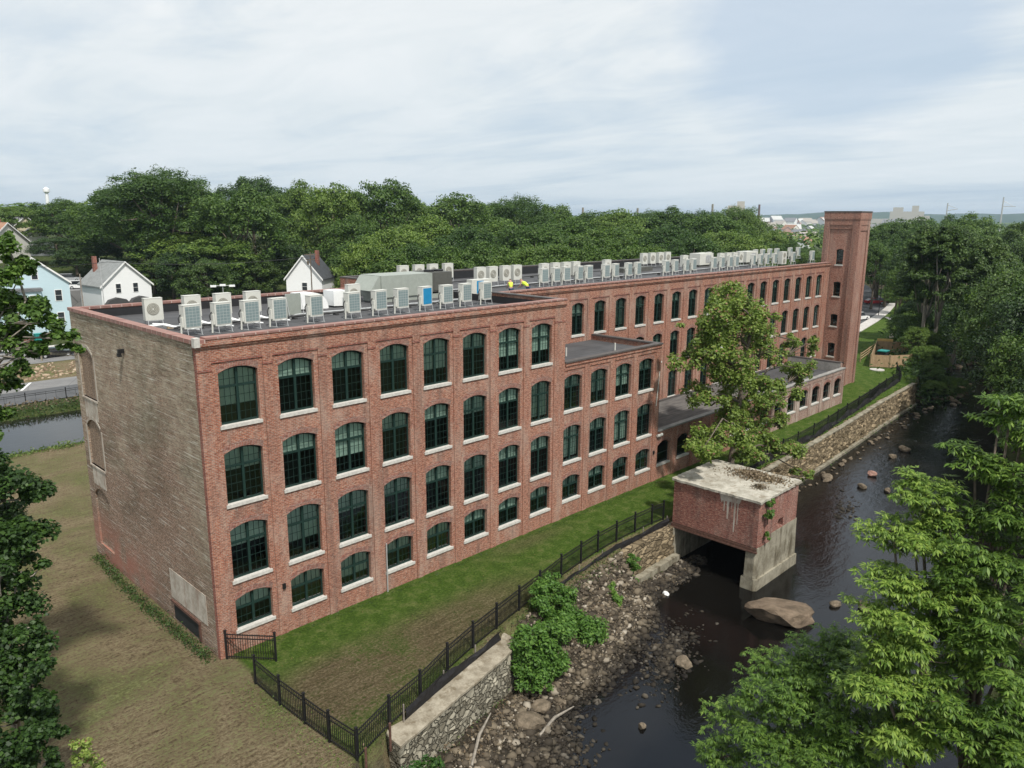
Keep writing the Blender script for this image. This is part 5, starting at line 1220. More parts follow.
# near trees on the camera side of the river: long drooping leaflets in rosettes
def spray_tree(name, base_, items, nspray, leaf_len, leafmat, label, seed, drop=0.5, nleaf=9, r0=0.2, wid=0.26):
    """items: (px, py, dist, radius, zradius): foliage masses given as real places along view rays"""
    g_ = np.random.default_rng(seed); blobs = []
    for px, py, dist, r, rz_ in items: p = atd(px, py, dist); blobs.append((p[0], p[1], p[2], r, rz_))
    tot = sum(b[3]**2 for b in blobs); PP, CC = [], []
    for (x, y, z, r, rz_) in blobs:
        k = max(4, int(r*9)); u = g_.normal(size=(k, 3)); u /= np.linalg.norm(u, axis=1, keepdims=True)
        c = np.array([x, y, z])+u*(g_.uniform(0.0, 1.0, k)**0.5)[:, None]*np.array([r, r, rz_]); CC.append(c)
        n = int(nspray*r*r/tot); lr = g_.uniform(0.35, 0.75, k); q = g_.integers(0, k, n)
        d = g_.normal(size=(n, 3)); d /= np.linalg.norm(d, axis=1, keepdims=True); d[:, 2] = np.abs(d[:, 2])*0.9-0.15
        PP.append(c[q]+d*(lr[q]*g_.uniform(0.5, 1.15, n))[:, None]*np.array([1, 1, 0.6]))
    P = np.concatenate(PP); C = np.concatenate(CC); n = len(P)
    ang0 = g_.uniform(0, 6.28, n); Vs = []
    tiltdir = g_.normal(size=(n, 3))*0.4; sc_ = g_.uniform(0.5, 1.15, n)
    for k in range(nleaf):
        a_ = ang0+2*math.pi*k/nleaf+g_.normal(size=n)*0.15; dr = drop*g_.uniform(0.5, 1.4, n)
        D = np.stack([np.cos(a_), np.sin(a_), -dr], 1)+tiltdir; D /= np.linalg.norm(D, axis=1, keepdims=True)
        S_ = np.cross(D, np.array([0, 0, 1.0])); S_ /= np.linalg.norm(S_, axis=1, keepdims=True)+1e-9
        L = (leaf_len*sc_*g_.uniform(0.65, 1.25, n))[:, None]
        b0 = P+D*L*0.12; m_ = P+D*L*0.55; t_ = P+D*L+np.array([0, 0, -1.0])*L*0.15*drop
        Vs.append(np.stack([b0, m_+S_*L*wid*0.5, t_, m_-S_*L*wid*0.5], 1))
    V = np.concatenate(Vs).reshape(-1, 3)-np.array(base_); Q = np.arange(len(V)).reshape(-1, 4)
    root = empty(name, base_, 0, label, 'tree')
    link_mesh('crown', np_mesh('crown', V, Q, leafmat), root)
    mb = MB(); rr = random.Random(seed); B0 = Vector(base_)
    tops = [Vector(b[:3])-B0 for b in blobs]; cen = sum(tops, Vector((0, 0, 0)))/len(tops); fork = Vector((cen.x*0.5, cen.y*0.5, min(t.z for t in tops)*0.55+cen.z*0.15))
    mb.tube([(0, 0, -0.5), tuple(fork*0.5), tuple(fork)], [r0*1.2, r0, r0*0.85], 8)
    for t_ in tops: mb.tube([tuple(fork), tuple((fork+t_)/2+Vector((rr.uniform(-.3, .3), rr.uniform(-.3, .3), 0.2))), tuple(t_)], [r0*0.55, r0*0.3, r0*0.12], 6)
    for c in C:
        c_ = Vector(c)-B0; t_ = min(tops, key=lambda q: (q-c_).length)
        mb.tube([tuple(t_), tuple((t_+c_)/2+Vector((0, 0, -0.1))), tuple(c_)], [r0*0.12, r0*0.08, r0*0.04], 4)
    mb.build('trunk', M['bark'], root, smooth=True)
    return root
def gbase(px, py, dist, off=(0, 0)):
    p = atd(px, py, dist); return (float(p[0]+off[0]), float(p[1]+off[1]), float(terrain_z(p[0]+off[0], p[1]+off[1])))
# right-hand tree (large)
spray_tree('sumac_tree', gbase(985, 600, 21), [(1012, 402, 21, .6, .5), (1000, 418, 21, .8, .6), (1022, 435, 21, .9, .7), (975, 455, 21, .8, .5), (1010, 470, 20.5, 1.1, .8), (1022, 520, 20, 1.2, .9), (985, 520, 20.5, 1.2, .8), (960, 560, 20, 1.2, .8), (1000, 580, 19.5, 1.4, 1.0), (1030, 620, 19, 1.5, 1.0), (965, 625, 19, 1.4, .9), (1000, 670, 18.5, 1.5, 1.0), (1030, 720, 18, 1.4, 1.0), (955, 700, 18.5, 1.4, .9), (990, 750, 18, 1.4, .9), (1020, 790, 17.5, 1.6, 1.0)],
    7000, 0.235, M['leaf_near'], 'tall bright green tree filling the right edge of the river foreground', 51)
spray_tree('sumac_tree', gbase(900, 640, 20, (1, -1)), [(920, 492, 21, .9, .45), (893, 530, 20.5, .6, .4), (945, 515, 21, .7, .5), (915, 545, 20.5, 1.1, .6), (895, 580, 20, .9, .6), (930, 600, 20, 1.3, .8), (890, 625, 19.5, 1.0, .7), (920, 660, 19, 1.4, .9), (880, 680, 19, 1.1, .8), (910, 730, 18.5, 1.4, .9)],
    4200, 0.225, M['leaf_near'], 'rounded bright green tree left of the one at the right edge', 52)
spray_tree('sumac_tree', gbase(800, 740, 20, (1, -2)), [(800, 648, 22, .6, .25), (760, 662, 22, .6, .3), (805, 668, 21.5, .9, .4), (845, 645, 21.5, .8, .4), (770, 690, 21, 1.1, .5), (815, 700, 20.5, 1.3, .7), (850, 680, 20.5, 1.1, .6), (740, 720, 21, .9, .45), (780, 740, 20, 1.3, .6), (830, 750, 19.5, 1.4, .7), (865, 730, 19.5, 1.2, .7), (725, 755, 20.5, .9, .4), (790, 790, 19.5, 1.3, .7), (850, 790, 19, 1.4, .8)],
    6200, 0.185, M['leaf_near'], 'spreading green tree reaching over the boulder at the bottom right', 53)
# left-hand trees
def left_tree(base_, items, n, size, label, seed, r0, lm='leaf_left'):
    bl = []
    for px, py, dist, r, rz_ in items: p = atd(px, py, dist); bl.append((p[0]-base_[0], p[1]-base_[1], p[2]-base_[2], r, rz_))
    return lobed_tree('poplar_tree', base_, bl, n, size, M[lm], M['bark_pale'], label, r0, seed, 0.75, 11)
left_tree(gbase(-8, 620, 23.5), [(8, 490, 24, 1.1, .9), (-25, 470, 24.5, 1.4, 1.0), (24, 528, 23.5, .7, .7), (5, 545, 23.5, 1.2, 1.1), (-30, 540, 24, 1.7, 1.4), (22, 575, 23, .7, .8), (2, 600, 23, 1.2, 1.1), (-20, 620, 23, 1.6, 1.4), (30, 632, 22.5, .7, .8), (8, 660, 22.5, 1.2, 1.2), (36, 680, 22, .85, .9), (-30, 690, 22, 1.7, 1.5), (20, 715, 22, 1.2, 1.2), (44, 735, 21.5, .8, .8), (5, 760, 21.5, 1.4, 1.2), (55, 765, 21.5, .6, .6)],
    75000, 0.075, 'dark leafy tree at the lower left edge over the bare yard', 61, 0.16)
left_tree(gbase(-125, 330, 27), [(5, 268, 27, .9, .8), (26, 266, 27, .5, .4), (-10, 300, 27, 1.2, 1.1), (18, 305, 27, .7, .7), (10, 335, 27, .9, .7), (40, 318, 26.5, .7, .5), (60, 332, 26.5, .55, .5), (70, 350, 26.5, .35, .35), (28, 352, 26.5, .5, .4), (-5, 375, 26.5, .8, .7), (18, 362, 26.5, .5, .5), (40, 345, 26.5, .5, .4), (-15, 425, 26.5, .9, .8), (4, 385, 26.5, .6, .6), (-40, 330, 27, 1.6, 1.4), (4, 408, 26.5, .45, .4), (6, 240, 27.5, .4, .3)],
    26000, 0.085, 'broad leaved branch tree hanging over the street at the upper left edge', 62, 0.11, 'leaf_light')
br = MB()
p0 = atd(92, 760, 21); p1 = atd(62, 740, 20.8); p2 = atd(48, 735, 20.5); p3 = atd(42, 752, 20.5)
# low sapling at the bottom
sp = gbase(82, 790, 21)
lobed_tree('sapling', (sp[0], sp[1], sp[2]), [(0, 0, atd(78, 755, 21)[2]-sp[2]-0.1, .45, .6), (.2, .2, atd(78, 755, 21)[2]-sp[2]-1.2, .6, .8)], 1500, 0.06, M['leaf_mid'], M['bark'], 'small bright yellow green sapling at the bottom left corner', 0.04, 63, 0.6, 20)

# weeds and undergrowth (uncountable)
def scatter(name, pts, n, spread, size, hgt, mat, label):
    g_ = np.random.default_rng(len(pts)*7+n); seg = np.array(pts, float); d = np.linalg.norm(np.diff(seg[:, :2], axis=0), axis=1); cum = np.concatenate([[0], np.cumsum(d)])
    t = g_.uniform(0, cum[-1], n); x = np.interp(t, cum, seg[:, 0])+g_.normal(size=n)*spread; y = np.interp(t, cum, seg[:, 1])+g_.normal(size=n)*spread
    cl = 0.5+0.5*np.sin(t*1.9+3*np.sin(t*0.7)); z = terrain_z(x, y)+g_.uniform(0, 1, n)**1.5*hgt*(0.3+cl)
    P = np.stack([x, y, z], 1); N = g_.normal(size=(n, 3))+np.array([0, 0, 0.6]); V, Q = leaf_quads(P, N, size, 0.4)
    o = link_mesh(name, np_mesh(name, V, Q, mat)); tag(o, label, None, None, 'stuff')
scatter('weeds', [(-0.45, 0.3), (-0.5, 4), (-0.6, 9), (-0.5, 13), (-0.3, 17)], 3000, 0.20, 0.07, 0.35, M['leaf_dark'], 'dark weeds along the foot of the painted end wall')
scatter('weeds', [(-60, 44.6), (-20, 44.8), (12, 44.6), (40, 44.8)], 7000, 0.45, 0.14, 0.35, M['leaf_weed'], 'green reeds along the canal edge')
scatter('weeds', [(-60, 61.5), (-20, 62), (12, 61.8), (40, 62)], 7000, 0.9, 0.16, 0.45, M['leaf_weed'], 'scrub on the far canal bank')
scatter('weeds', [(-60, 63), (-20, 64), (12, 63.8), (40, 64)], 3500, 1.0, 0.2, 0.6, M['leaf_dry'], 'dry grass on the far canal bank')
scatter('weeds', [(-0.3, -3), (-0.2, -7), (0, -11.3)], 900, 0.5, 0.05, 0.22, M['leaf_weed'], 'weeds outside the corner fence')
scatter('weeds', [(0.8, -11.3), (5, -9.9), (12, -8), (20, -6.2), (30, -5.6)], 1800, 0.25, 0.05, 0.2, M['leaf_weed'], 'weeds between the fence and the river wall')
scatter('weeds', [(98, -3), (104, -1.5), (112, 1), (125, 7), (157, 13)], 9000, 2.2, 0.3, 1.6, M['leaf_weed'], 'undergrowth on the near bank past the wall')
scatter('weeds', [(120, 3.5), (135, 8.5), (157, 13), (180, 18), (205, 26), (240, 36)], 14000, 2.4, 0.4, 2.0, M['leaf_weed'], 'undergrowth on the near bank round the river bend')
scatter('weeds', [(40, -30), (60, -30), (80, -28), (100, -22), (125, -14), (157, -7), (200, 4)], 16000, 3.0, 0.35, 2.5, M['leaf_dark'], 'undergrowth along the far river bank')
scatter('weeds', [(2, -0.4), (10, -0.4), (25, -0.4), (37, -0.4)], 1500, 0.1, 0.05, 0.15, M['leaf_weed'], 'tufts along the foot of the mill front')
scatter('weeds', [(37, -5.4), (52, -4.9), (68, -4.0), (80, -3.1), (95, -2.4)], 4200, 0.3, 0.12, 0.35, M['leaf_weed'], 'weeds overhanging the top of the long river wall')
scatter('weeds', [(2.5, -10.6), (11.5, -8.9), (14, -7.9), (24, -6.5), (30, -6.2)], 2600, 0.4, 0.07, 0.3, M['leaf_weed'], 'weeds on the rubble and wall top by the fence')
scatter('weeds', [(3, -11.6), (11, -10.2), (18, -9), (29, -7.4)], 2200, 0.8, 0.08, 0.25, M['leaf_dry'], 'dead stalks among the bank rubble')
scatter('lawn_weeds', [(1.5, -2.5), (6, -3), (12, -2.5), (20, -2.2)], 500, 0.9, 0.05, 0.06, M['leaf_mid'], 'pale broad leaved weeds dotted over the lawn')
# distant woodland (one mass), seen far off between the near trees and the hills
g_ = np.random.default_rng(3); n = 5200
th = CY+R(90)*(g_.uniform(size=n)-0.5)*1.05; dd = 300+np.abs(g_.uniform(0, 1, n))**1.5*3600
cx_ = CX[0]+np.cos(th)*dd; cy_ = CX[1]+np.sin(th)*dd
keep = ~((cx_ > -50) & (cx_ < 330) & (cy_ < 120)); pxs = 512+(CF/math.cos(CP))*np.tan(CY-th); keep &= ~((pxs > 760) & (pxs < 828) & (dd < 1900) & (g_.uniform(size=n) < 0.72)); cx_, cy_, dd = cx_[keep], cy_[keep], dd[keep]
K = 84; cz_ = terrain_z(cx_, cy_); rad = g_.uniform(4.5, 8, len(cx_))*(1+dd/3500)
hcap = np.where(dd > 500, g_.uniform(9, 15, len(dd)), g_.uniform(12, 17, len(dd)))
d_ = g_.normal(size=(len(cx_), K, 3)); d_ /= np.linalg.norm(d_, axis=2, keepdims=True); d_[:, :, 2] = np.abs(d_[:, :, 2])
P = np.stack([cx_, cy_, cz_+hcap*0.45], 1)[:, None, :]+d_*np.stack([rad, rad, hcap*0.55], 1)[:, None, :]*g_.uniform(0.75, 1.05, (len(cx_), K, 1))
N = d_+np.array([0, 0, 0.5])+g_.normal(size=d_.shape)*0.3
sz = np.repeat((0.85+dd/1500)[:, None], K, 1)
V, Q = leaf_quads(P.reshape(-1, 3), N.reshape(-1, 3), 1.0*1, 0.8)
# per-leaf size
Vc = V.reshape(-1, 4, 3); cen = Vc.mean(1, keepdims=True); Vc = cen+(Vc-cen)*sz.reshape(-1)[:, None, None]
tag(link_mesh('distant_woodland', np_mesh('distant_woodland', Vc.reshape(-1, 3), Q, M['leaf_far'])), 'distant tree cover stretching to the hills', None, None, 'stuff')
# hills on the horizon
hm = MB()
t = NT('distant hill'); hcol = t.ramp(t.noise(t.n('ShaderNodeTexCoord').outputs['Object'], 0.004, 6, 0.7), [(0.3, (0.03, 0.055, 0.03)), (0.7, (0.07, 0.10, 0.05))]); hillmat = t.out(t.bsdf(hcol, 1.0, spec=0.0))
rows = []
for k, (dist, f_) in enumerate(((5200, 0.0), (5800, 0.75), (6600, 1.0), (7600, 0.6), (8200, 0.0))):
    row = []
    for i in range(141):
        a_ = CY+R(48)-R(96)*i/140
        h = 62+16*math.sin(i*0.13)+9*math.sin(i*0.37+1)+4*math.sin(i*1.1+2)+1.5*math.sin(i*2.9)
        row.append((CX[0]+math.cos(a_)*dist, CX[1]+math.sin(a_)*dist, -12+(h*f_)))
    rows.append(row)
for a_, b_ in zip(rows, rows[1:]):
    for i in range(140): hm.face([a_[i], a_[i+1], b_[i+1], b_[i]])
tag(hm.build('hills', hillmat, smooth=True), kind='structure')
# ------------------------------------------------------------------ rocks
def rock_mesh(seed, sub=2):
    g_ = np.random.default_rng(seed)
    import bmesh
    bm = bmesh.new(); bmesh.ops.create_icosphere(bm, subdivisions=sub, radius=1.0)
    pl_ = [(v_/np.linalg.norm(v_), g_.uniform(0.55, 0.85)) for v_ in g_.normal(size=(9, 3))]
    for v in bm.verts:
        p = np.array(v.co)
        for n_, d_ in pl_:
            k = p@n_
            if k > d_: p = p-n_*(k-d_)*0.9
        p = p*(1+g_.normal()*0.03); v.co = p
    me = bpy.data.meshes.new('boulder'); bm.to_mesh(me); bm.free(); me.materials.append(M['rock'])
    return me
RK = [rock_mesh(i, 3) for i in range(7)]
def boulder(loc, s, label, group=None, mat=None, rz=None, name='boulder'):
    me = random.choice(RK)
    if mat: me = me.copy(); me.materials[0] = mat
    o = link_mesh(name, me, None, loc); o.scale = s; o.rotation_euler = (random.uniform(-.2, .2), random.uniform(-.2, .2), random.uniform(0, 6.28) if rz is None else rz)
    tag(o, label, 'boulder', group); return o
def rk(px, py, s, label, group=None, mat=None, z=-2.95, rz=None, flat=0.6):
    p = at(px, py, z); boulder((p[0], p[1], z+s*0.1), (s, s*random.uniform(.6, .85), s*flat), label, group, mat, rz)
pb_ = at(781, 618, -3); boulder((pb_[0], pb_[1], -2.75), (2.5, 1.5, 0.9), 'huge flat pinkish brown boulder in the river below the pump house', None, M['slabrock'], rz=-0.75)
rk(868, 610, 0.75, 'brown boulder standing alone right of the huge flat boulder')
rk(876, 622, 0.6, 'dark boulder just below the lone brown one')
rk(836, 605, 0.45, 'small weedy rock between the huge flat boulder and the lone brown one')
rk(684, 664, 0.62, 'pointed brown boulder on the gravel bar in midstream')
rk(872, 475, 0.62, 'pinkish flat block lying in the river below the long wall', None, M['redrock'])
rk(887, 491, 0.5, 'dark rock in the river just below the small pinkish block')
rk(904, 450, 0.75, 'dark rock in the stream bend with ripples', None)
rk(893, 457, 0.5, 'low dark rock left of the one in the stream bend')
rk(862, 487, 0.5, 'nearly submerged rock between the pinkish block and the wall')
rk(642, 727, 0.28, 'small tan stone alone in the dark water at bottom centre')
rk(530, 725, 0.85, 'broad tan boulder at the foot of the stone wall', z=-2.7)
rk(540, 708, 0.6, 'angular boulder above the broad tan one', z=-2.6)
rk(551, 690, 0.5, 'upright slab boulder below the first shrub', z=-2.6)
rk(560, 703, 0.4, 'round boulder at the water edge below the first shrub', z=-2.8)
rk(574, 682, 0.32, 'pale round rock under the larger shrub', z=-2.9)
rk(580, 681, 0.28, 'small rock right of the pale one under the shrub', z=-2.95)
o = boulder(tuple(at(666, 594, -2.95)), (0.3, 0.2, 0.16), 'small bright white stone at the water edge before the pump house', None, M['duct'])
# shoreline and rapids rocks that can be told apart
spots = []
g_ = np.random.default_rng(12)
for i in range(60):
    x = 38+i*0.99+g_.uniform(-.4, .4); spots.append((x, float(shore_y(x))-0.15-abs(g_.normal())*0.7, g_.lognormal(-1.35, 0.5)))
spots.sort()
for i, (x, y, s) in enumerate(spots):
    boulder((x, y, -2.95), (s, s*.75, s*.5), 'wet brown rock along the foot of the long river wall', 'rocks along the foot of the long wall')
for i in range(46):
    x = g_.uniform(96, 165); y = g_.uniform(float(right_y(x))+3, float(shore_y(x))-0.2); s = g_.uniform(.4, 1.1)
    boulder((x, y, -2.95), (s, s*.75, s*.5), 'dark wet rock in the rapids upstream beyond the long wall', 'rocks in the rapids upstream')
# rubble bank and gravel bars: uncountable small stones
def rubble(name, P, S_, mat, label):
    import bmesh
    bm = bmesh.new(); bmesh.ops.create_icosphere(bm, subdivisions=1, radius=1.0); V0 = np.array([v.co for v in bm.verts]); F0 = np.array([[v.index for v in f.verts] for f in bm.faces]); bm.free()
    n = len(P); g_ = np.random.default_rng(n); J = V0[None]*(1+g_.normal(size=(n, len(V0), 1))*0.24)
    a_ = g_.uniform(0, 6.28, n); sc = S_[:, None]*np.stack([g_.uniform(.8, 1.3, n), g_.uniform(.6, 1, n), g_.uniform(.4, .75, n)], 1)
    J = J*sc[:, None, :]; c, s = np.cos(a_)[:, None], np.sin(a_)[:, None]
    X = J[:, :, 0]*c-J[:, :, 1]*s; Y = J[:, :, 0]*s+J[:, :, 1]*c
    V = np.stack([X, Y, J[:, :, 2]], 2)+P[:, None, :]; F = (F0[None]+(np.arange(n)*len(V0))[:, None, None]).reshape(-1, 3)
    o = link_mesh(name, np_mesh(name, V.reshape(-1, 3), F, mat)); tag(o, label, None, None, 'stuff')
t = NT('rubble stone'); rp = t.n('ShaderNodeNewGeometry').outputs['Random Per Island']
tc = t.n('ShaderNodeTexCoord').outputs['Object']
cc = t.ramp(rp, [(0, (0.038, 0.03, 0.021)), (0.5, (0.088, 0.07, 0.048)), (0.85, (0.17, 0.138, 0.095)), (1.0, (0.34, 0.30, 0.24))])
zz_ = t.maprange(t.n('ShaderNodeSeparateXYZ', {0: tc}).outputs[2], -3.0, -2.3, 0.2, 1.0)
cc = t.mix(1.0, cc, t.n('ShaderNodeCombineColor', {0: zz_, 1: zz_, 2: zz_}).outputs[0], 'MULTIPLY')
rubm = t.out(t.bsdf(cc, 0.85, normal=t.bump(t.noise(tc, 9, 4), 0.5, 0.03)))
g_ = np.random.default_rng(77)
n = 14000; x = g_.uniform(1, 33, n); w_ = wall_y(x)+0.1; s_ = shore_y(x)-0.5; y = s_+(w_-s_)*g_.uniform(0, 1, n)
inw = ((x < 12.3) & (y > wall_y(x)-0.75)) | ((x > 24) & (y > wall_y(x)-0.7))
x, y = x[~inw], y[~inw]; z = terrain_z(x, y)
rubble('rubble', np.stack([x, y, z+0.02], 1), g_.lognormal(-2.65, 0.6, len(x)).clip(0.03, 0.30), rubm, 'loose rubble and stones covering the near river bank')
def bar(cxy, rx, ry, n, ang, lab, hi=0.06):
    g2 = np.random.default_rng(n); u = g2.normal(size=n)*rx; v = g2.normal(size=n)*ry; c, s = math.cos(ang), math.sin(ang)
    P = np.stack([cxy[0]+u*c-v*s, cxy[1]+u*s+v*c, -3.03+g2.uniform(-0.03, hi, n)], 1); rubble('gravel_bar', P, g2.lognormal(-2.5, 0.5, n).clip(0.03, 0.3), rubm, lab)
p = at(668, 655, -3); bar(p[:2], 1.9, 0.7, 1100, 0.35, 'dark gravel bar breaking the water in midstream')
p = at(620, 650, -3); bar(p[:2], 1.8, 0.55, 700, 0.3, 'thin gravel bar beside the rubble bank')
p = at(560, 745, -3); bar(p[:2], 1.6, 0.8, 900, 0.9, 'wet gravel at the water edge below the stone wall')
p = at(845, 510, -3); bar(p[:2], 2.0, 0.6, 300, 0.3, 'sparse stones in the shallows right of the pump house', 0.03)
# rocks on the strip between the two roads
x = g_.uniform(-60, 60, 2600); y = g_.uniform(80, 92.6, 2600)
t = NT('tan stone'); rp = t.n('ShaderNodeNewGeometry').outputs['Random Per Island']
tanm = t.out(t.bsdf(t.ramp(rp, [(0, (0.12, 0.08, 0.05)), (0.6, (0.28, 0.20, 0.13)), (1, (0.42, 0.34, 0.25))]), 0.9))
rubble('stone_mulch', np.stack([x, y, terrain_z(x, y)+0.03], 1), g_.lognormal(-1.6, 0.4, 2600).clip(0.08, 0.5), tanm, 'tan stones on the strip between the roads')

# driftwood on the bank
for i, (a_, b_) in enumerate((((5.5, -12.2), (8.4, -10.4)), ((9.5, -12.6), (12.5, -12.2)))):
    mb = MB(); z0 = float(terrain_z(*a_))+0.15; z1 = float(terrain_z(*b_))+0.3
    mb.tube([(a_[0], a_[1], z0), ((a_[0]+b_[0])/2, (a_[1]+b_[1])/2+0.15, (z0+z1)/2+0.1), (b_[0], b_[1], z1)], [0.06, 0.08, 0.03], 6)
    tag(mb.build('driftwood', M['bark_pale']), ('nearer' if i == 0 else 'farther')+' bare driftwood branch lying on the rubble bank', 'branch', 'driftwood on the bank')
# rusty posts at the fence corner
for i, (x, y) in enumerate(((0.75, -11.15), (2.35, -10.6))):
    mb = MB(); mb.tube([(x, y, -0.6), (x, y, 0.72)], 0.055, 8); tag(mb.build('rusty_post', M['rust']), ('rusty post at the fence corner', 'rusty post just right of the fence corner')[i], 'post', 'rusty posts by the fence corner')

# ------------------------------------------------------------------ timber enclosure by the tower
t = NT('fresh fence boards'); tc, uv, sep = wall_uv(t)
bb = t.n('ShaderNodeTexBrick', {'Vector': uv, 'Color1': (0.42, 0.29, 0.17, 1), 'Color2': (0.34, 0.23, 0.13, 1), 'Mortar': (0.12, 0.08, 0.05, 1), 'Scale': 1.0, 'Mortar Size': 0.012, 'Brick Width': 0.16, 'Row Height': 4.0}).outputs[0]
M['boards'] = t.out(t.bsdf(t.mix(t.maprange(t.noise(tc, 2.5, 4), 0.4, 0.7, 0, .4), bb, (0.5, 0.38, 0.25)), 0.8))
E0, E1, E2 = at(870, 367, 0), at(889, 368, 0), at(910, 367, 0); E3 = at(911, 354, 0); E4 = at(876, 352, 0); E5 = at(860, 362, 0)
enc = empty('timber_enclosure', (E0[0], E0[1], 0), 0, 'pale timber board enclosure with a teal lidded bin, right of the tower', 'enclosure')
mb = MB()
for a_, b_ in ((E0, E1), (E1, E2), (E2, E3), (E0, E4), (E3, E4)): mb.obox((a_[0]-E0[0], a_[1]-E0[1]), (b_[0]-E0[0], b_[1]-E0[1]), 0.06, 0.08, 1.85)
mb.build('boards', M['boards'], enc)
for a_ in (E0, E1, E2, E3, E4):
    mb = MB(); mb.box(a_[0]-E0[0]-.09, a_[0]-E0[0]+.09, a_[1]-E0[1]-.09, a_[1]-E0[1]+.09, -0.2, 1.95)
    mb.build('post', M['timber'], enc)
Em = ((E0+E4)/2+(E1-E0)*0.55); 
mb = MB(); cx, cy = Em[0]-E0[0], Em[1]-E0[1]; mb.box(cx-1.0, cx+0.6, cy-.6, cy+.6, 0.0, 1.35); mb.build('bin', M['rubber'], enc)
mb = MB(); mb.box(cx-1.05, cx+0.65, cy-.65, cy+.65, 1.353, 1.5); mb.build('bin_lid', M['teal'], enc)
mb = MB(); mb.obox((E4[0]-E0[0], E4[1]-E0[1]), (E4[0]-E0[0]+(E3[0]-E4[0])*.45, E4[1]-E0[1]+(E3[1]-E4[1])*.45), 0.12, 1.86, 2.25); mb.build('top_panel', M['haybright'], enc)
rl = empty('ramp_railing', (E5[0], E5[1], 0), 0, 'pale timber ramp railing between the tower and the board enclosure', 'railing')
mb = MB()
for hh in (0.4, 0.8, 1.2): mb.obox((0, 0), (E4[0]-E5[0], E4[1]-E5[1]), 0.06, (hh, hh+0.3), (hh+0.12, hh+0.42))
mb.build('rails', M['boards'], rl)
for t_ in (0, .5, 1):
    mb = MB(); mb.box((E4[0]-E5[0])*t_-.06, (E4[0]-E5[0])*t_+.06, (E4[1]-E5[1])*t_-.06, (E4[1]-E5[1])*t_+.06, 0, 1.5+.2*t_); mb.build('post', M['timber'], rl)
mb = MB(); mb.tube([(*at(877, 370, 0)[:2], 0.0), (*at(877, 370, 0)[:2], 0.1)], 1.0, 16); tag(mb.build('manhole_cover', M['sidewalk']), 'round pale manhole cover on the grass before the timber enclosure', 'manhole')

# ------------------------------------------------------------------ vehicles
def car(kind, loc, rz, paint, label, length=4.6, suv=False):
    r = empty(kind, loc, rz, label, 'car'); L = length/2; H = 1.72 if suv else 1.42; W = 0.9
    pm = _cache.get(paint) or plain(*{'red': ('red', (0.32, 0.01, 0.018), 0.3), 'black paint': ('black paint', (0.012, 0.013, 0.015), 0.25), 'silver': ('silver', (0.5, 0.51, 0.52), 0.35, 0.5), 'white paint': ('white paint', (0.75, 0.75, 0.74), 0.35)}[paint], spec=0.6)
    body = [(-L, 0.35), (-L+.1, 0.25), (L-.1, 0.25), (L, 0.4), (L-.02, 0.72), (L-.35, 0.84), (L*0.42, 0.95), (-L*0.75, 0.98), (-L+0.08, 0.9)]
    mb = MB(); mb.prism(body, -W, W); mb.build('body', pm, r)
    cab = [(-L*0.86, 0.95), (L*0.44, 0.94), (L*0.12, H-.03), (-L*0.05, H), (-L*0.55, H-0.02)] if not suv else [(-L*0.96, 0.96), (L*0.42, 0.94), (L*0.2, H-.03), (0, H), (-L*0.85, H-0.03)]
    mb = MB(); n = len(cab)
    mb.v += [(x, -W+.05+(0.16 if z > 1.2 else 0), z) for x, z in cab]+[(x, W-.05-(0.16 if z > 1.2 else 0), z) for x, z in cab]
    for i in range(n): j = (i+1) % n; mb.f.append((j, i, n+i, n+j)); mb.m.append(0)
    mb.f.append(tuple(range(n))); mb.f.append(tuple(reversed(range(n, 2*n)))); mb.m += [0, 0]
    mb.build('windows', plain('car glass', (0.015, 0.018, 0.02), 0.08, spec=0.6), r)
    mb = MB(); mb.box(cab[-1][0]+.05, cab[2][0]-.02, -W+.24, W-.24, H-.02, H+0.025); mb.build('roof', pm, r)
    wm = MB(); wm.tube([(0, -0.11, 0), (0, 0.11, 0)], 0.33, 14); wme = wm.mesh('wheel', M['rubber']); hm_ = MB(); hm_.tube([(0, -0.12, 0), (0, 0.12, 0)], 0.19, 10); hme = hm_.mesh('rim', M['galv'])
    for sx in (-0.62, 0.64):
        for sy in (-1, 1): w = link_mesh('wheel', wme, r, (L*sx, sy*(W-.06), 0.33)); link_mesh('rim', hme, w)
    lt = plain('headlight', (0.7, 0.7, 0.68), 0.2); tl = plain('taillight', (0.35, 0.01, 0.01), 0.3)
    for sy in (-1, 1):
        mb = MB(); mb.box(L-.08, L+.01, sy*.62-.18, sy*.62+.18, .58, .72); mb.build('headlight', lt, r)
        mb = MB(); mb.box(-L-.01, -L+.06, sy*.66-.14, sy*.66+.14, .68, .84); mb.build('taillight', tl, r)
    return r
p = at(50, 357, 0); car('sedan_car', (p[0]+.6, p[1]-.3, 0.035), 0.02, 'black paint', 'black sedan parked along the street behind the leaves', 5.0)
p = at(0, 359, 0); car('sedan_car', (p[0]-.3, p[1]-.5, 0.035), 0.03, 'silver', 'silver car cut by the left edge of the street', 4.6)
p = at(874, 304, 0); car('sedan_car', (p[0], p[1], 0.03), CY-1.45, 'red', 'red car parked in the lot right of the tower', 4.8)
p = at(859, 320, 0); car('van', (p[0], p[1], 0.03), CY-1.0, 'white paint', 'white vehicle half hidden behind the tower in the lot', 4.8, True)
p = atd(76, 281, 166); gz = float(terrain_z(p[0], p[1])); 
p1 = atd(70, 277, 176); car('van', (p1[0], p1[1], p1[2]-1.0), CY-1.3, 'silver', 'grey parked van, upper vehicle between the blue and white houses', 4.8, True)
p1 = atd(80, 284, 166); car('van', (p1[0], p1[1], p1[2]-1.0), CY-1.3, 'white paint', 'white parked van, lower vehicle between the blue and white houses', 4.6, True)
hp = MB(); 
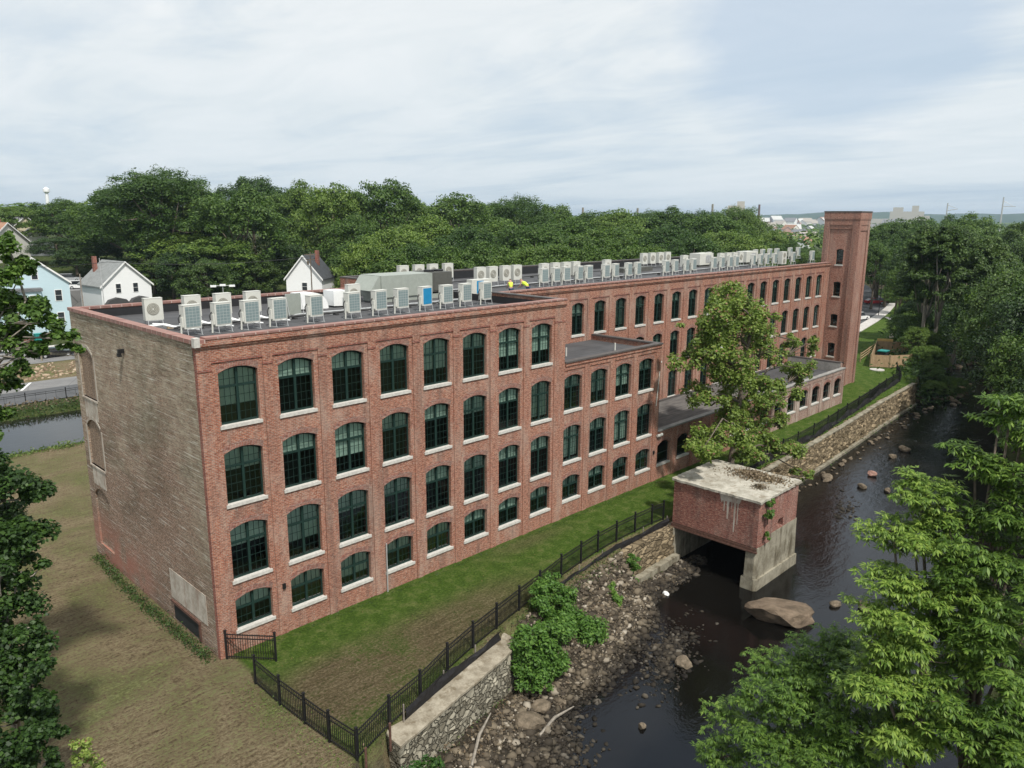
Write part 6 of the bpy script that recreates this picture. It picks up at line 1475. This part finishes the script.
for dz_, (px, py, d) in enumerate(((70, 277, 176), (80, 284, 166))):
    q = atd(px, py, d); hp.box(q[0]-4, q[0]+4, q[1]-4, q[1]+4, -0.5, q[2]-1.0)
tag(hp.build('driveway', M['asphalt_old']), kind='structure')

# ------------------------------------------------------------------ houses
def siding(name, c):
    if name in _cache: return _cache[name]
    t = NT(name); tc, uv, sep = wall_uv(t)
    w = t.n('ShaderNodeTexWave', {'Vector': uv, 'Scale': 1.3}, bands_direction='Y', wave_profile='SAW').outputs[1]
    _cache[name] = t.out(t.bsdf(t.mix(w, tuple(x*0.88 for x in c), c), 0.7)); return _cache[name]
def house(name, loc, rz, w, d, eave, peak, wallc, roofc, label, wins=(), chim=None, over=0.35, extras=None):
    """gable front faces local -y"""
    r = empty(name, loc, rz, label, 'house'); wm = siding('siding '+wallc[0], wallc[1]); rm = plain('shingles '+roofc[0], roofc[1], 0.9, var=0.18, scale=1.5)
    mb = MB(); mb.prism([(-w/2, -2), (w/2, -2), (w/2, eave), (0, peak), (-w/2, eave)], 0, d); mb.build('wall', wm, r)
    sl = (peak-eave)/(w/2); th = 0.22; mb = MB()
    for s in (-1, 1):
        pr = [(0, peak+0.03), (0, peak+th+0.03), (s*(w/2+over), eave-sl*over+th+0.03), (s*(w/2+over), eave-sl*over+0.03)]
        mb.prism(pr, -over, d+over)
    rf = mb.build('roof', rm, r)
    mb = MB()
    for s in (-1, 1):
        mb.prism([(0, peak-0.05), (0, peak+th+0.06), (s*(w/2+over), eave-sl*over+th+0.06), (s*(w/2+over), eave-sl*over-0.1)], -over-0.06, -over-0.002)
    mb.build('trim', plain('white trim', (0.75, 0.75, 0.73), 0.6, var=0.05), r)
    if chim:
        mb = MB(); mb.box(chim[0]-.35, chim[0]+.35, chim[1]-.35, chim[1]+.35, eave, peak+1.0); mb.build('chimney', M['brick_red'], rf)
    tm = _cache['white trim']; gm = plain('house glass', (0.03, 0.035, 0.04), 0.1, spec=0.6)
    for (x, z, ww, hh) in wins:
        mb = MB(); mb.box(x-ww/2-.1, x+ww/2+.1, -0.06, 0.0, z-.1, z+hh+.1); wn = mb.build('window', tm, r)
        mb = MB(); mb.box(x-ww/2, x+ww/2, -0.075, -0.061, z, z+hh/2-.03); mb.box(x-ww/2, x+ww/2, -0.075, -0.061, z+hh/2+.03, z+hh); mb.build('pane', gm, wn)
    return r
q = atd(40, 330, 138); gz = 0.0
toc = math.atan2(CX[1]-q[1], CX[0]-q[0])   # direction towards the viewer side of the street
hb = house('blue_house', (q[0], q[1], gz), toc+math.pi/2+0.12, 11.0, 12, 9.3, 13.7, ('blue', (0.50, 0.64, 0.69)), ('grey', (0.15, 0.155, 0.16)), 'pale blue gabled house left of the white one', [(0.2, 10.0, .9, 1.7), (3.6, 6.0, 1.0, 1.9), (-3.0, 2.0, 1, 1.8), (3.6, 2.0, 1, 1.8)])
mb = MB(); mb.box(-4.2, 0.6, -2.2, 0, -1, 8.0); mb.build('porch', _cache['siding blue'], hb)
mb = MB(); mb.box(-4.5, 0.9, -2.5, 0, 8.003, 8.5); mb.build('porch_roof', plain('shingles grey', (0.15, 0.155, 0.16)), hb)
for x in (-3.0, -0.8):
    mb = MB(); mb.box(x-.45, x+.45, -2.27, -2.2, 5.4, 7.4); wn = mb.build('porch_window', _cache['white trim'], hb); mb = MB(); mb.box(x-.33, x+.33, -2.29, -2.271, 5.5, 7.3); mb.build('pane', _cache['house glass'], wn)
q = atd(128, 300, 150)
toc = math.atan2(CX[1]-q[1], CX[0]-q[0])
hw_ = house('white_house', (q[0], q[1], 0), toc+math.pi/2+0.42, 9.6, 9.5, 8.0, 12.3, ('white', (0.80, 0.81, 0.80)), ('lightgrey', (0.22, 0.23, 0.225)), 'white gabled house with grey roof and red chimney above the end wall', [(-1.6, 6.6, .9, 1.7), (1.7, 6.6, .9, 1.7)], (-2.2, 8.0))
for x in (-2.3, 2.2):
    mb = MB(); mb.prism([(x-2.2, 4.6), (x+2.2, 4.6), (x+1.5, 5.4), (x, 5.8), (x-1.5, 5.4)], -1.2, -0.003); mb.build('porch_hood', plain('dark shingles', (0.06, 0.06, 0.06), .9), hw_)
q = atd(305, 300, 156); toc = math.atan2(CX[1]-q[1], CX[0]-q[0])
house('white_house', (q[0], q[1], float(terrain_z(q[0], q[1]))), toc+math.pi/2-0.35, 7.4, 8, 9.0-float(terrain_z(q[0], q[1])), 13.4-float(terrain_z(q[0], q[1])), ('white', (0.80, 0.81, 0.80)), ('dark', (0.06, 0.065, 0.07)), 'white house with dark roof and dormer among trees behind the ducts', [(0.1, 6.6, 1.0, 1.5), (2.2, 3.0, .8, 1.7), (0.9, 3.0, .8, 1.7), (-2.0, 3.0, .8, 1.7)], (1.6, 4.0))
for (px, py, d, w_, dd_, pk, col, rc, lab, yaw) in (
    (8, 236, 205, 15, 12, 5.0, ('cream', (0.68, 0.66, 0.6)), ('brown', (0.30, 0.17, 0.11)), 'cream house with brown hipped roof at the upper left edge', 0.9),
    (26, 226, 250, 12, 10, 4.5, ('buff', (0.62, 0.55, 0.38)), ('slate', (0.2, 0.2, 0.21)), 'buff gabled house behind the brown roofed one', 0.5),
    (5, 222, 280, 12, 10, 4.0, ('cream', (0.68, 0.66, 0.6)), ('tan', (0.36, 0.33, 0.29)), 'pale roofed house farthest up the left slope', 0.7),
    (36, 238, 235, 9, 9, 3.8, ('white', (0.80, 0.81, 0.80)), ('slate', (0.2, 0.2, 0.21)), 'small white gabled house right of the buff one', 0.2)):
    q = atd(px, py, d); toc = math.atan2(CX[1]-q[1], CX[0]-q[0]); z = q[2]-6.0
    h_ = house('house', (q[0], q[1], z), toc+math.pi/2+yaw, w_, dd_, 6.0-pk*0.35, 6.0+pk*0.65, col, rc, lab, [(-2, 2.2, 1, 1.6), (2, 2.2, 1, 1.6)], (2.5, 4))
# far town houses seen between the trees and the tower
t = NT('far hz')
g_ = random.Random(9); fl = []
for i in range(40): fl.append((g_.uniform(762, 830) if i < 32 else g_.uniform(872, 900), g_.uniform(218.5, 243)))
for i, (px, py) in enumerate(sorted(fl)):
    drop = (py-214)/768.0; d = max(420, min(2200, 26.0/max(drop, 0.008))); q = atd(px, py, d)
    pal = g_.choice([('white', (0.80, 0.81, 0.80)), ('cream', (0.68, 0.66, 0.6)), ('pink', (0.5, 0.33, 0.28)), ('palegrey', (0.45, 0.46, 0.47))])
    rc = g_.choice([('tan', (0.36, 0.33, 0.29)), ('slate', (0.2, 0.2, 0.21)), ('brown', (0.30, 0.17, 0.11)), ('pale', (0.5, 0.5, 0.48))])
    s = 0.9+d/1400; r = empty('far_house', (q[0], q[1], q[2]-9*s), g_.uniform(0, 3), 'small pale house in the far town left of the tower' if px < 840 else 'small pale house in the far town right of the tower', 'house', 'houses of the far town')
    w, dd_, e, pk = 10*s, 13*s, 8*s, 12*s
    mb = MB(); mb.prism([(-w/2, -8), (w/2, -8), (w/2, e), (0, pk), (-w/2, e)], -dd_/2, dd_/2); mb.build('wall', plain('far wall '+pal[0], pal[1], 0.8, var=0.05, scale=.2), r)
    mb = MB()
    for sg in (-1, 1): mb.prism([(0, pk+.05), (0, pk+.5), (sg*(w/2+.5), e-.1), (sg*(w/2+.5), e-.5)], -dd_/2-.4, dd_/2+.4)
    mb.build('roof', plain('shingles '+rc[0], rc[1], 0.9), r)
# far concrete block on the skyline
def far_block(name, px, dist, base_py, parts, mat, label, cat):
    q = atd(px, base_py, dist); toc = math.atan2(CX[1]-q[1], CX[0]-q[0]); m1 = dist/768
    r = empty(name, (q[0], q[1], q[2]), toc+math.pi/2, label, cat); mb = MB()
    for (dx, w, h) in parts: mb.box((dx-w/2)*m1, (dx+w/2)*m1, 0+abs(dx)*0.01*m1, 14*m1*0.5, -40, h*m1)
    mb.build('wall', mat, r)
    return r, m1
t = NT('windowed facade'); tc, uv, sep = wall_uv(t)
bb = t.n('ShaderNodeTexBrick', {'Vector': uv, 'Color1': (0.16, 0.16, 0.16, 1), 'Color2': (0.2, 0.2, 0.19, 1), 'Mortar': (0.46, 0.43, 0.37, 1), 'Scale': 1.0, 'Mortar Size': 1.5, 'Brick Width': 5.0, 'Row Height': 5.5})
bb.offset = 0; M['farfac'] = t.out(t.bsdf(bb.outputs[0], 0.9))
far_block('hospital_block', 906, 2600, 222, [(0, 30, 10), (-8, 9, 14), (7, 6, 15.5), (14, 12, 6), (-22, 18, 3)], M['farfac'], 'large pale stepped building on the horizon right of the tower', 'building')
far_block('office_block', 736, 1500, 214, [(0, 16, 8), (4, 7, 12), (-6, 5, 6)], M['farfac'], 'pale green tall building poking over the trees left of the tower', 'building')
for i, (px, ty) in enumerate(((711.5, 204), (758, 204.5), (582.5, 207.5), (637, 208))):
    q = atd(px, 225, 1300); top = atd(px, ty, 1300); mb = MB(); mb.tube([(0, 0, -20), (0, 0, top[2]-q[2])], [2.2, 1.6], 10)
    tag(mb.build('chimney_stack', (M['rust'] if i in (1,) else M['concrete']), None, (q[0], q[1], q[2])), 'distant factory chimney over the treetops, '+ORD[i if i < 2 else i]+' of the skyline stacks', 'chimney', 'distant chimneys')
# water tower
q = atd(48, 205, 900); m1 = 900/768; wt = empty('water_tower', (q[0], q[1], q[2]-10), 0, 'tiny white water tower on the far left skyline', 'water tower')
mb = MB(); mb.tube([(0, 0, 0), (0, 0, 10+12*m1)], [2.2, 1.6], 10); mb.build('column', M['duct'], wt)
mb = MB(); z0 = 10+11*m1; mb.tube([(0, 0, z0), (0, 0, z0+1.5*m1), (0, 0, z0+4*m1), (0, 0, z0+6*m1)], [1.5, 3.4, 3.4, .6], 14); mb.build('tank', M['duct'], wt)
# pylons / poles
def pole(name, px, py, topy, dist, rad, label, cat, mat, arm=None, top_r=None):
    q = atd(px, py, dist); tp = atd(px, topy, dist); h = tp[2]-q[2]; toc = math.atan2(CX[1]-q[1], CX[0]-q[0])
    r = empty(name, (q[0], q[1], q[2]), toc+math.pi/2, label, cat)
    mb = MB(); mb.tube([(0, 0, -6), (0, 0, h)], [rad, (top_r or rad*0.6)], 8); mb.build('pole', mat, r)
    return r, h
r, h = pole('power_pylon', 936, 300, 203, 420, .55, 'tall grey steel power pole above the woods, nearer of the two', 'pylon', M['galv'])
mb = MB(); mb.tube([(0, 0, h-4), (5, 0, h-3)], .15); mb.tube([(0, 0, h-1), (4, 0, h-2.6)], .1); mb.build('arm', M['galv'], r)
r, h = pole('power_pylon', 998, 240, 197, 430, .55, 'tall grey steel power pole at the far right skyline', 'pylon', M['galv'])
mb = MB(); mb.tube([(0, 0, h-5), (6, 0, h-5)], .15); mb.tube([(0, 0, h-2), (5, 0, h-5)], .1); mb.build('arm', M['galv'], r)
r, h = pole('utility_pole', 86, 330, 274, 132, .16, 'grey wooden pole between the blue and white houses', 'pole', M['pole'])
r, h = pole('utility_pole', 107, 330, 258, 134, .1, 'thin grey mast in front of the white house', 'pole', M['galv'])
r, h = pole('utility_pole', 314, 330, 252, 150, .17, 'dark wooden utility pole beside the far white house', 'pole', M['bark'])
mb = MB(); mb.box(-1.1, 1.1, -.08, .08, h-.6, h-.4); mb.box(-.9, .9, -.08, .08, h-1.5, h-1.35); mb.tube([(-.5, 0, h-2.4), (-.5, 0, h-1.7)], .2); mb.build('crossarm', M['bark'], r)
r, h = pole('street_lamp', 226, 330, 285, 118, .09, 'street lamp with three white heads behind the near roof', 'street lamp', M['galv'])
for x in (-1.35, 0, 1.35):
    mb = MB(); mb.box(x-.42, x+.42, -.22, .22, h-.15+abs(x)*-.1, h+.12-abs(x)*.1); mb.build('lamp_head', M['duct'], r)
mb = MB(); mb.tube([(-1.3, 0, h-.1), (1.3, 0, h-.1)], .05); mb.build('arm', M['galv'], r)
for i, (px, py) in enumerate(((878, 316), (871, 306))):
    r, h = pole('light_pole', px, py+3, py-33 if i == 0 else py-22, float(np.dot((at(px, py, 0)-CX)[:2], [math.cos(CY), math.sin(CY)])), .1, ('dark light pole at the car park kerb', 'thin light pole behind the red car')[i], 'pole', M['black'])
# overhead wires
for i, (a_, b_) in enumerate(((atd(314, 256, 150), atd(107, 262, 134)), (atd(107, 262, 134), atd(-60, 262, 132)))):
    mb = MB(); pts = []
    for k in range(13):
        t_ = k/12; p = a_*(1-t_)+b_*t_; pts.append((p[0], p[1], p[2]-4*0.9*t_*(1-t_)))
    mb.tube(pts, .035, 4); tag(mb.build('overhead_wire', M['black']), ('overhead wire between the utility pole and the thin mast', 'overhead wire running left from the thin mast')[i], 'wire', 'overhead wires')
# street fence by the path north of the canal
fence('street_fence', [(x, 65.8) for x in np.arange(-30, 50, 4.2)], 1.25, 1.0, 'low dark wire fence along the path beyond the canal')
fence('canal_rail', [(14.2, 43.8), (16.5, 43.8), (18.6, 43.8)], 1.2, 0.5, 'short dark rail at the canal edge behind the mill corner')
# bollards beside the street
for i, px in enumerate((19, 42)):
    p = at(px, 361, 0); mb = MB(); mb.tube([(p[0], p[1], -0.1), (p[0], p[1], 1.1)], 0.14, 8); tag(mb.build('bollard', M['concrete']), ('short post before the silver car', 'short post before the black car')[i], 'bollard')
for i, (px, py, c) in enumerate(((29, 343, 'red'), (39, 343, 'teal'))):
    p = at(px, py, 0); b_ = empty('wheelie_bin', (p[0], p[1], 0.14), 0.1, ('dark red bin beside the far pavement', 'teal bin beside the far pavement')[i], 'bin')
    mb = MB(); mb.box(-.55, .55, -.5, .5, 0.05, 1.4); mb.build('body', M['brick_red'] if c == 'red' else M['teal'], b_); mb = MB(); mb.box(-.6, .6, -.55, .55, 1.403, 1.5); mb.build('lid', M['rubber'] if c == 'red' else M['teal'], b_)

# ------------------------------------------------------------------ roof workers
def worker(loc, rz, bend, label):
    """one skinned body, slightly bent; vest, trousers, hair as clothing children"""
    r = empty('person', loc, rz, label, 'person')
    def skinned(name, J, E, Rd, mat, lvl=1):
        me = bpy.data.meshes.new(name); me.from_pydata(J, E, []); me.materials.append(mat); o = link_mesh(name, me, r)
        md = o.modifiers.new('skin', 'SKIN'); 
        sv = me.skin_vertices[0].data
        for i, q_ in enumerate(Rd): sv[i].radius = (q_, q_)
        sv[0].use_root = True
        md2 = o.modifiers.new('sub', 'SUBSURF'); md2.levels = lvl; md2.render_levels = lvl; return o
    b = bend
    hip = (0, 0, .93); ch = (0, -.28*b, 1.2+.02*(1-b)); nk = (0, -.5*b, 1.46-.1*b); hd = (0, -.62*b, 1.58-.14*b); ht_ = (0, -.66*b, 1.70-.16*b)
    J = [hip, ch, nk, hd, ht_, (.18, nk[1]+.02, nk[2]-.06), (.25, nk[1]-.05, nk[2]-.33), (.2, nk[1]-.25, nk[2]-.5), (.19, nk[1]-.33, nk[2]-.55), (-.18, nk[1]+.02, nk[2]-.06), (-.25, nk[1]-.05, nk[2]-.33), (-.2, nk[1]-.25, nk[2]-.5), (-.19, nk[1]-.33, nk[2]-.55),
         (.1, 0, .88), (.11, -.05, .48), (.11, .02, .08), (.11, -.14, .03), (-.1, 0, .88), (-.11, -.05, .48), (-.11, .02, .08), (-.11, -.14, .03)]
    E = [(0, 1), (1, 2), (2, 3), (3, 4), (2, 5), (5, 6), (6, 7), (7, 8), (2, 9), (9, 10), (10, 11), (11, 12), (0, 13), (13, 14), (14, 15), (15, 16), (0, 17), (17, 18), (18, 19), (19, 20)]
    Rd = [.13, .14, .065, .09, .085, .055, .042, .034, .03, .055, .042, .034, .03, .085, .06, .045, .04, .085, .06, .045, .04]
    skinned('body', J, E, Rd, M['skin'], 2)
    skinned('vest', [(0, 0, .95), ch, (0, nk[1]+.03, nk[2]-.08), (.16, nk[1]+.02, nk[2]-.08), (-.16, nk[1]+.02, nk[2]-.08)], [(0, 1), (1, 2), (2, 3), (2, 4)], [.155, .17, .12, .085, .085], M['hivis'])
    skinned('trousers', [(0, 0, .92), (.1, 0, .86), (.11, -.05, .48), (.11, .02, .1), (-.1, 0, .86), (-.11, -.05, .48), (-.11, .02, .1)], [(0, 1), (1, 2), (2, 3), (0, 4), (4, 5), (5, 6)], [.14, .1, .075, .06, .1, .075, .06], M['jeans'])
    skinned('hair', [(0, hd[1]+.02, hd[2]+.05), (0, ht_[1]+.03, ht_[2]+.03)], [(0, 1)], [.098, .085], M['hair'])
    return r
p = onroof(511, 8.3, 15.0); worker(p, 2.6, 0.5, 'bending roof worker in a yellow vest, left of the two workers')
p = onroof(528, 8.3, 15.0); worker((p[0], p[1], p[2]-0.0), 3.4, 1.1, 'stooping roof worker in a yellow vest, right of the two workers')

# ------------------------------------------------------------------ haze
t = NT('haze air')
t.out(None, t.n('ShaderNodeVolumePrincipled', {'Color': (0.62, 0.78, 0.96, 1), 'Density': 0.0001, 'Anisotropy': 0.25}).outputs[0])
mb = MB(); mb.box(-9400, 9900, -9400, 9900, -20, 112); hz = mb.build('haze', t.m); tag(hz, 'thin pale haze over the far country', None, None, 'stuff')

# ------------------------------------------------------------------ light and sky
SUN_EL, SUN_AZ = 56.0, -108.0        # azimuth as the angle of the sun direction in the xy plane (from +x towards +y)
sx, sy, sz_ = math.cos(R(SUN_EL))*math.cos(R(SUN_AZ)), math.cos(R(SUN_EL))*math.sin(R(SUN_AZ)), math.sin(R(SUN_EL))
sl = bpy.data.lights.new('sun', 'SUN'); sl.energy = 4.6; sl.angle = R(3.0); sl.color = (1.0, 0.955, 0.89)
so = bpy.data.objects.new('sun', sl); COL.objects.link(so); so.rotation_euler = Vector((sx, sy, sz_)).to_track_quat('Z', 'Y').to_euler()
w = NT('World', True); S.world = w.m
sky = w.n('ShaderNodeTexSky'); sky.sky_type = 'NISHITA'; sky.sun_disc = False; sky.sun_elevation = R(SUN_EL); sky.sun_rotation = math.atan2(sx, sy)
sky.air_density = 1.0; sky.dust_density = 1.5; sky.ozone_density = 1.2
dirv = w.n('ShaderNodeTexCoord').outputs['Generated']
sp = w.n('ShaderNodeSeparateXYZ', {0: dirv}); zc = w.math('ADD', w.math('MAXIMUM', sp.outputs[2], 0.0), 0.10)
uu = w.math('DIVIDE', sp.outputs[0], zc); vv = w.math('DIVIDE', sp.outputs[1], zc)
cvec = w.n('ShaderNodeMapping', {'Vector': w.n('ShaderNodeCombineXYZ', {0: uu, 1: vv}).outputs[0], 'Rotation': (0, 0, 0.9), 'Scale': (0.55, 0.28, 1)}).outputs[0]
c1 = w.noise(cvec, 1.0, 7, 0.58, 0.5); c2 = w.noise(cvec, 3.1, 6, 0.6, 0.8)
cov = w.math('ADD', w.math('MULTIPLY', c1, 0.8), w.math('MULTIPLY', c2, 0.2))
# a thinner patch up to the right
hd_ = ray(835, 12); hd_ = hd_/np.linalg.norm(hd_)
dt = w.n('ShaderNodeVectorMath', {0: dirv, 1: tuple(float(q) for q in hd_)}, operation='DOT_PRODUCT').outputs['Value']
hole = w.maprange(dt, 0.984, 1.0, 0.0, 0.30)
amt = w.maprange(w.math('SUBTRACT', cov, hole), 0.30, 0.50, 0.58, 0.98)
low = w.maprange(sp.outputs[2], 0.0, 0.25, 1.0, 0.0)
shade = w.ramp(w.math('ADD', w.math('MULTIPLY', c2, 0.45), w.math('MULTIPLY', c1, 0.55)), [(0.34, (7.3, 8.0, 8.4)), (0.5, (8.5, 8.95, 9.15)), (0.66, (9.8, 9.95, 10.0))])
shade = w.mix(w.math('MULTIPLY', low, 0.55), shade, (6.3, 7.5, 8.3))
colr = w.mix(amt, w.mix(0.65, sky.outputs[0], (3.3, 5.4, 8.2)), shade)
bg = w.n('ShaderNodeBackground', {'Color': colr, 'Strength': 0.1}).outputs[0]
wo = w.t.nodes.new('ShaderNodeOutputWorld'); w.t.links.new(bg, wo.inputs[0])

S.view_settings.view_transform = 'Standard'; S.view_settings.look = 'None'; S.view_settings.exposure = 0.0; S.view_settings.gamma = 1.0
S.render.engine = 'CYCLES'
cy = S.cycles
cy.max_bounces = 6; cy.diffuse_bounces = 3; cy.glossy_bounces = 3; cy.transmission_bounces = 3; cy.transparent_max_bounces = 8; cy.volume_bounces = 0
cy.use_denoising = True
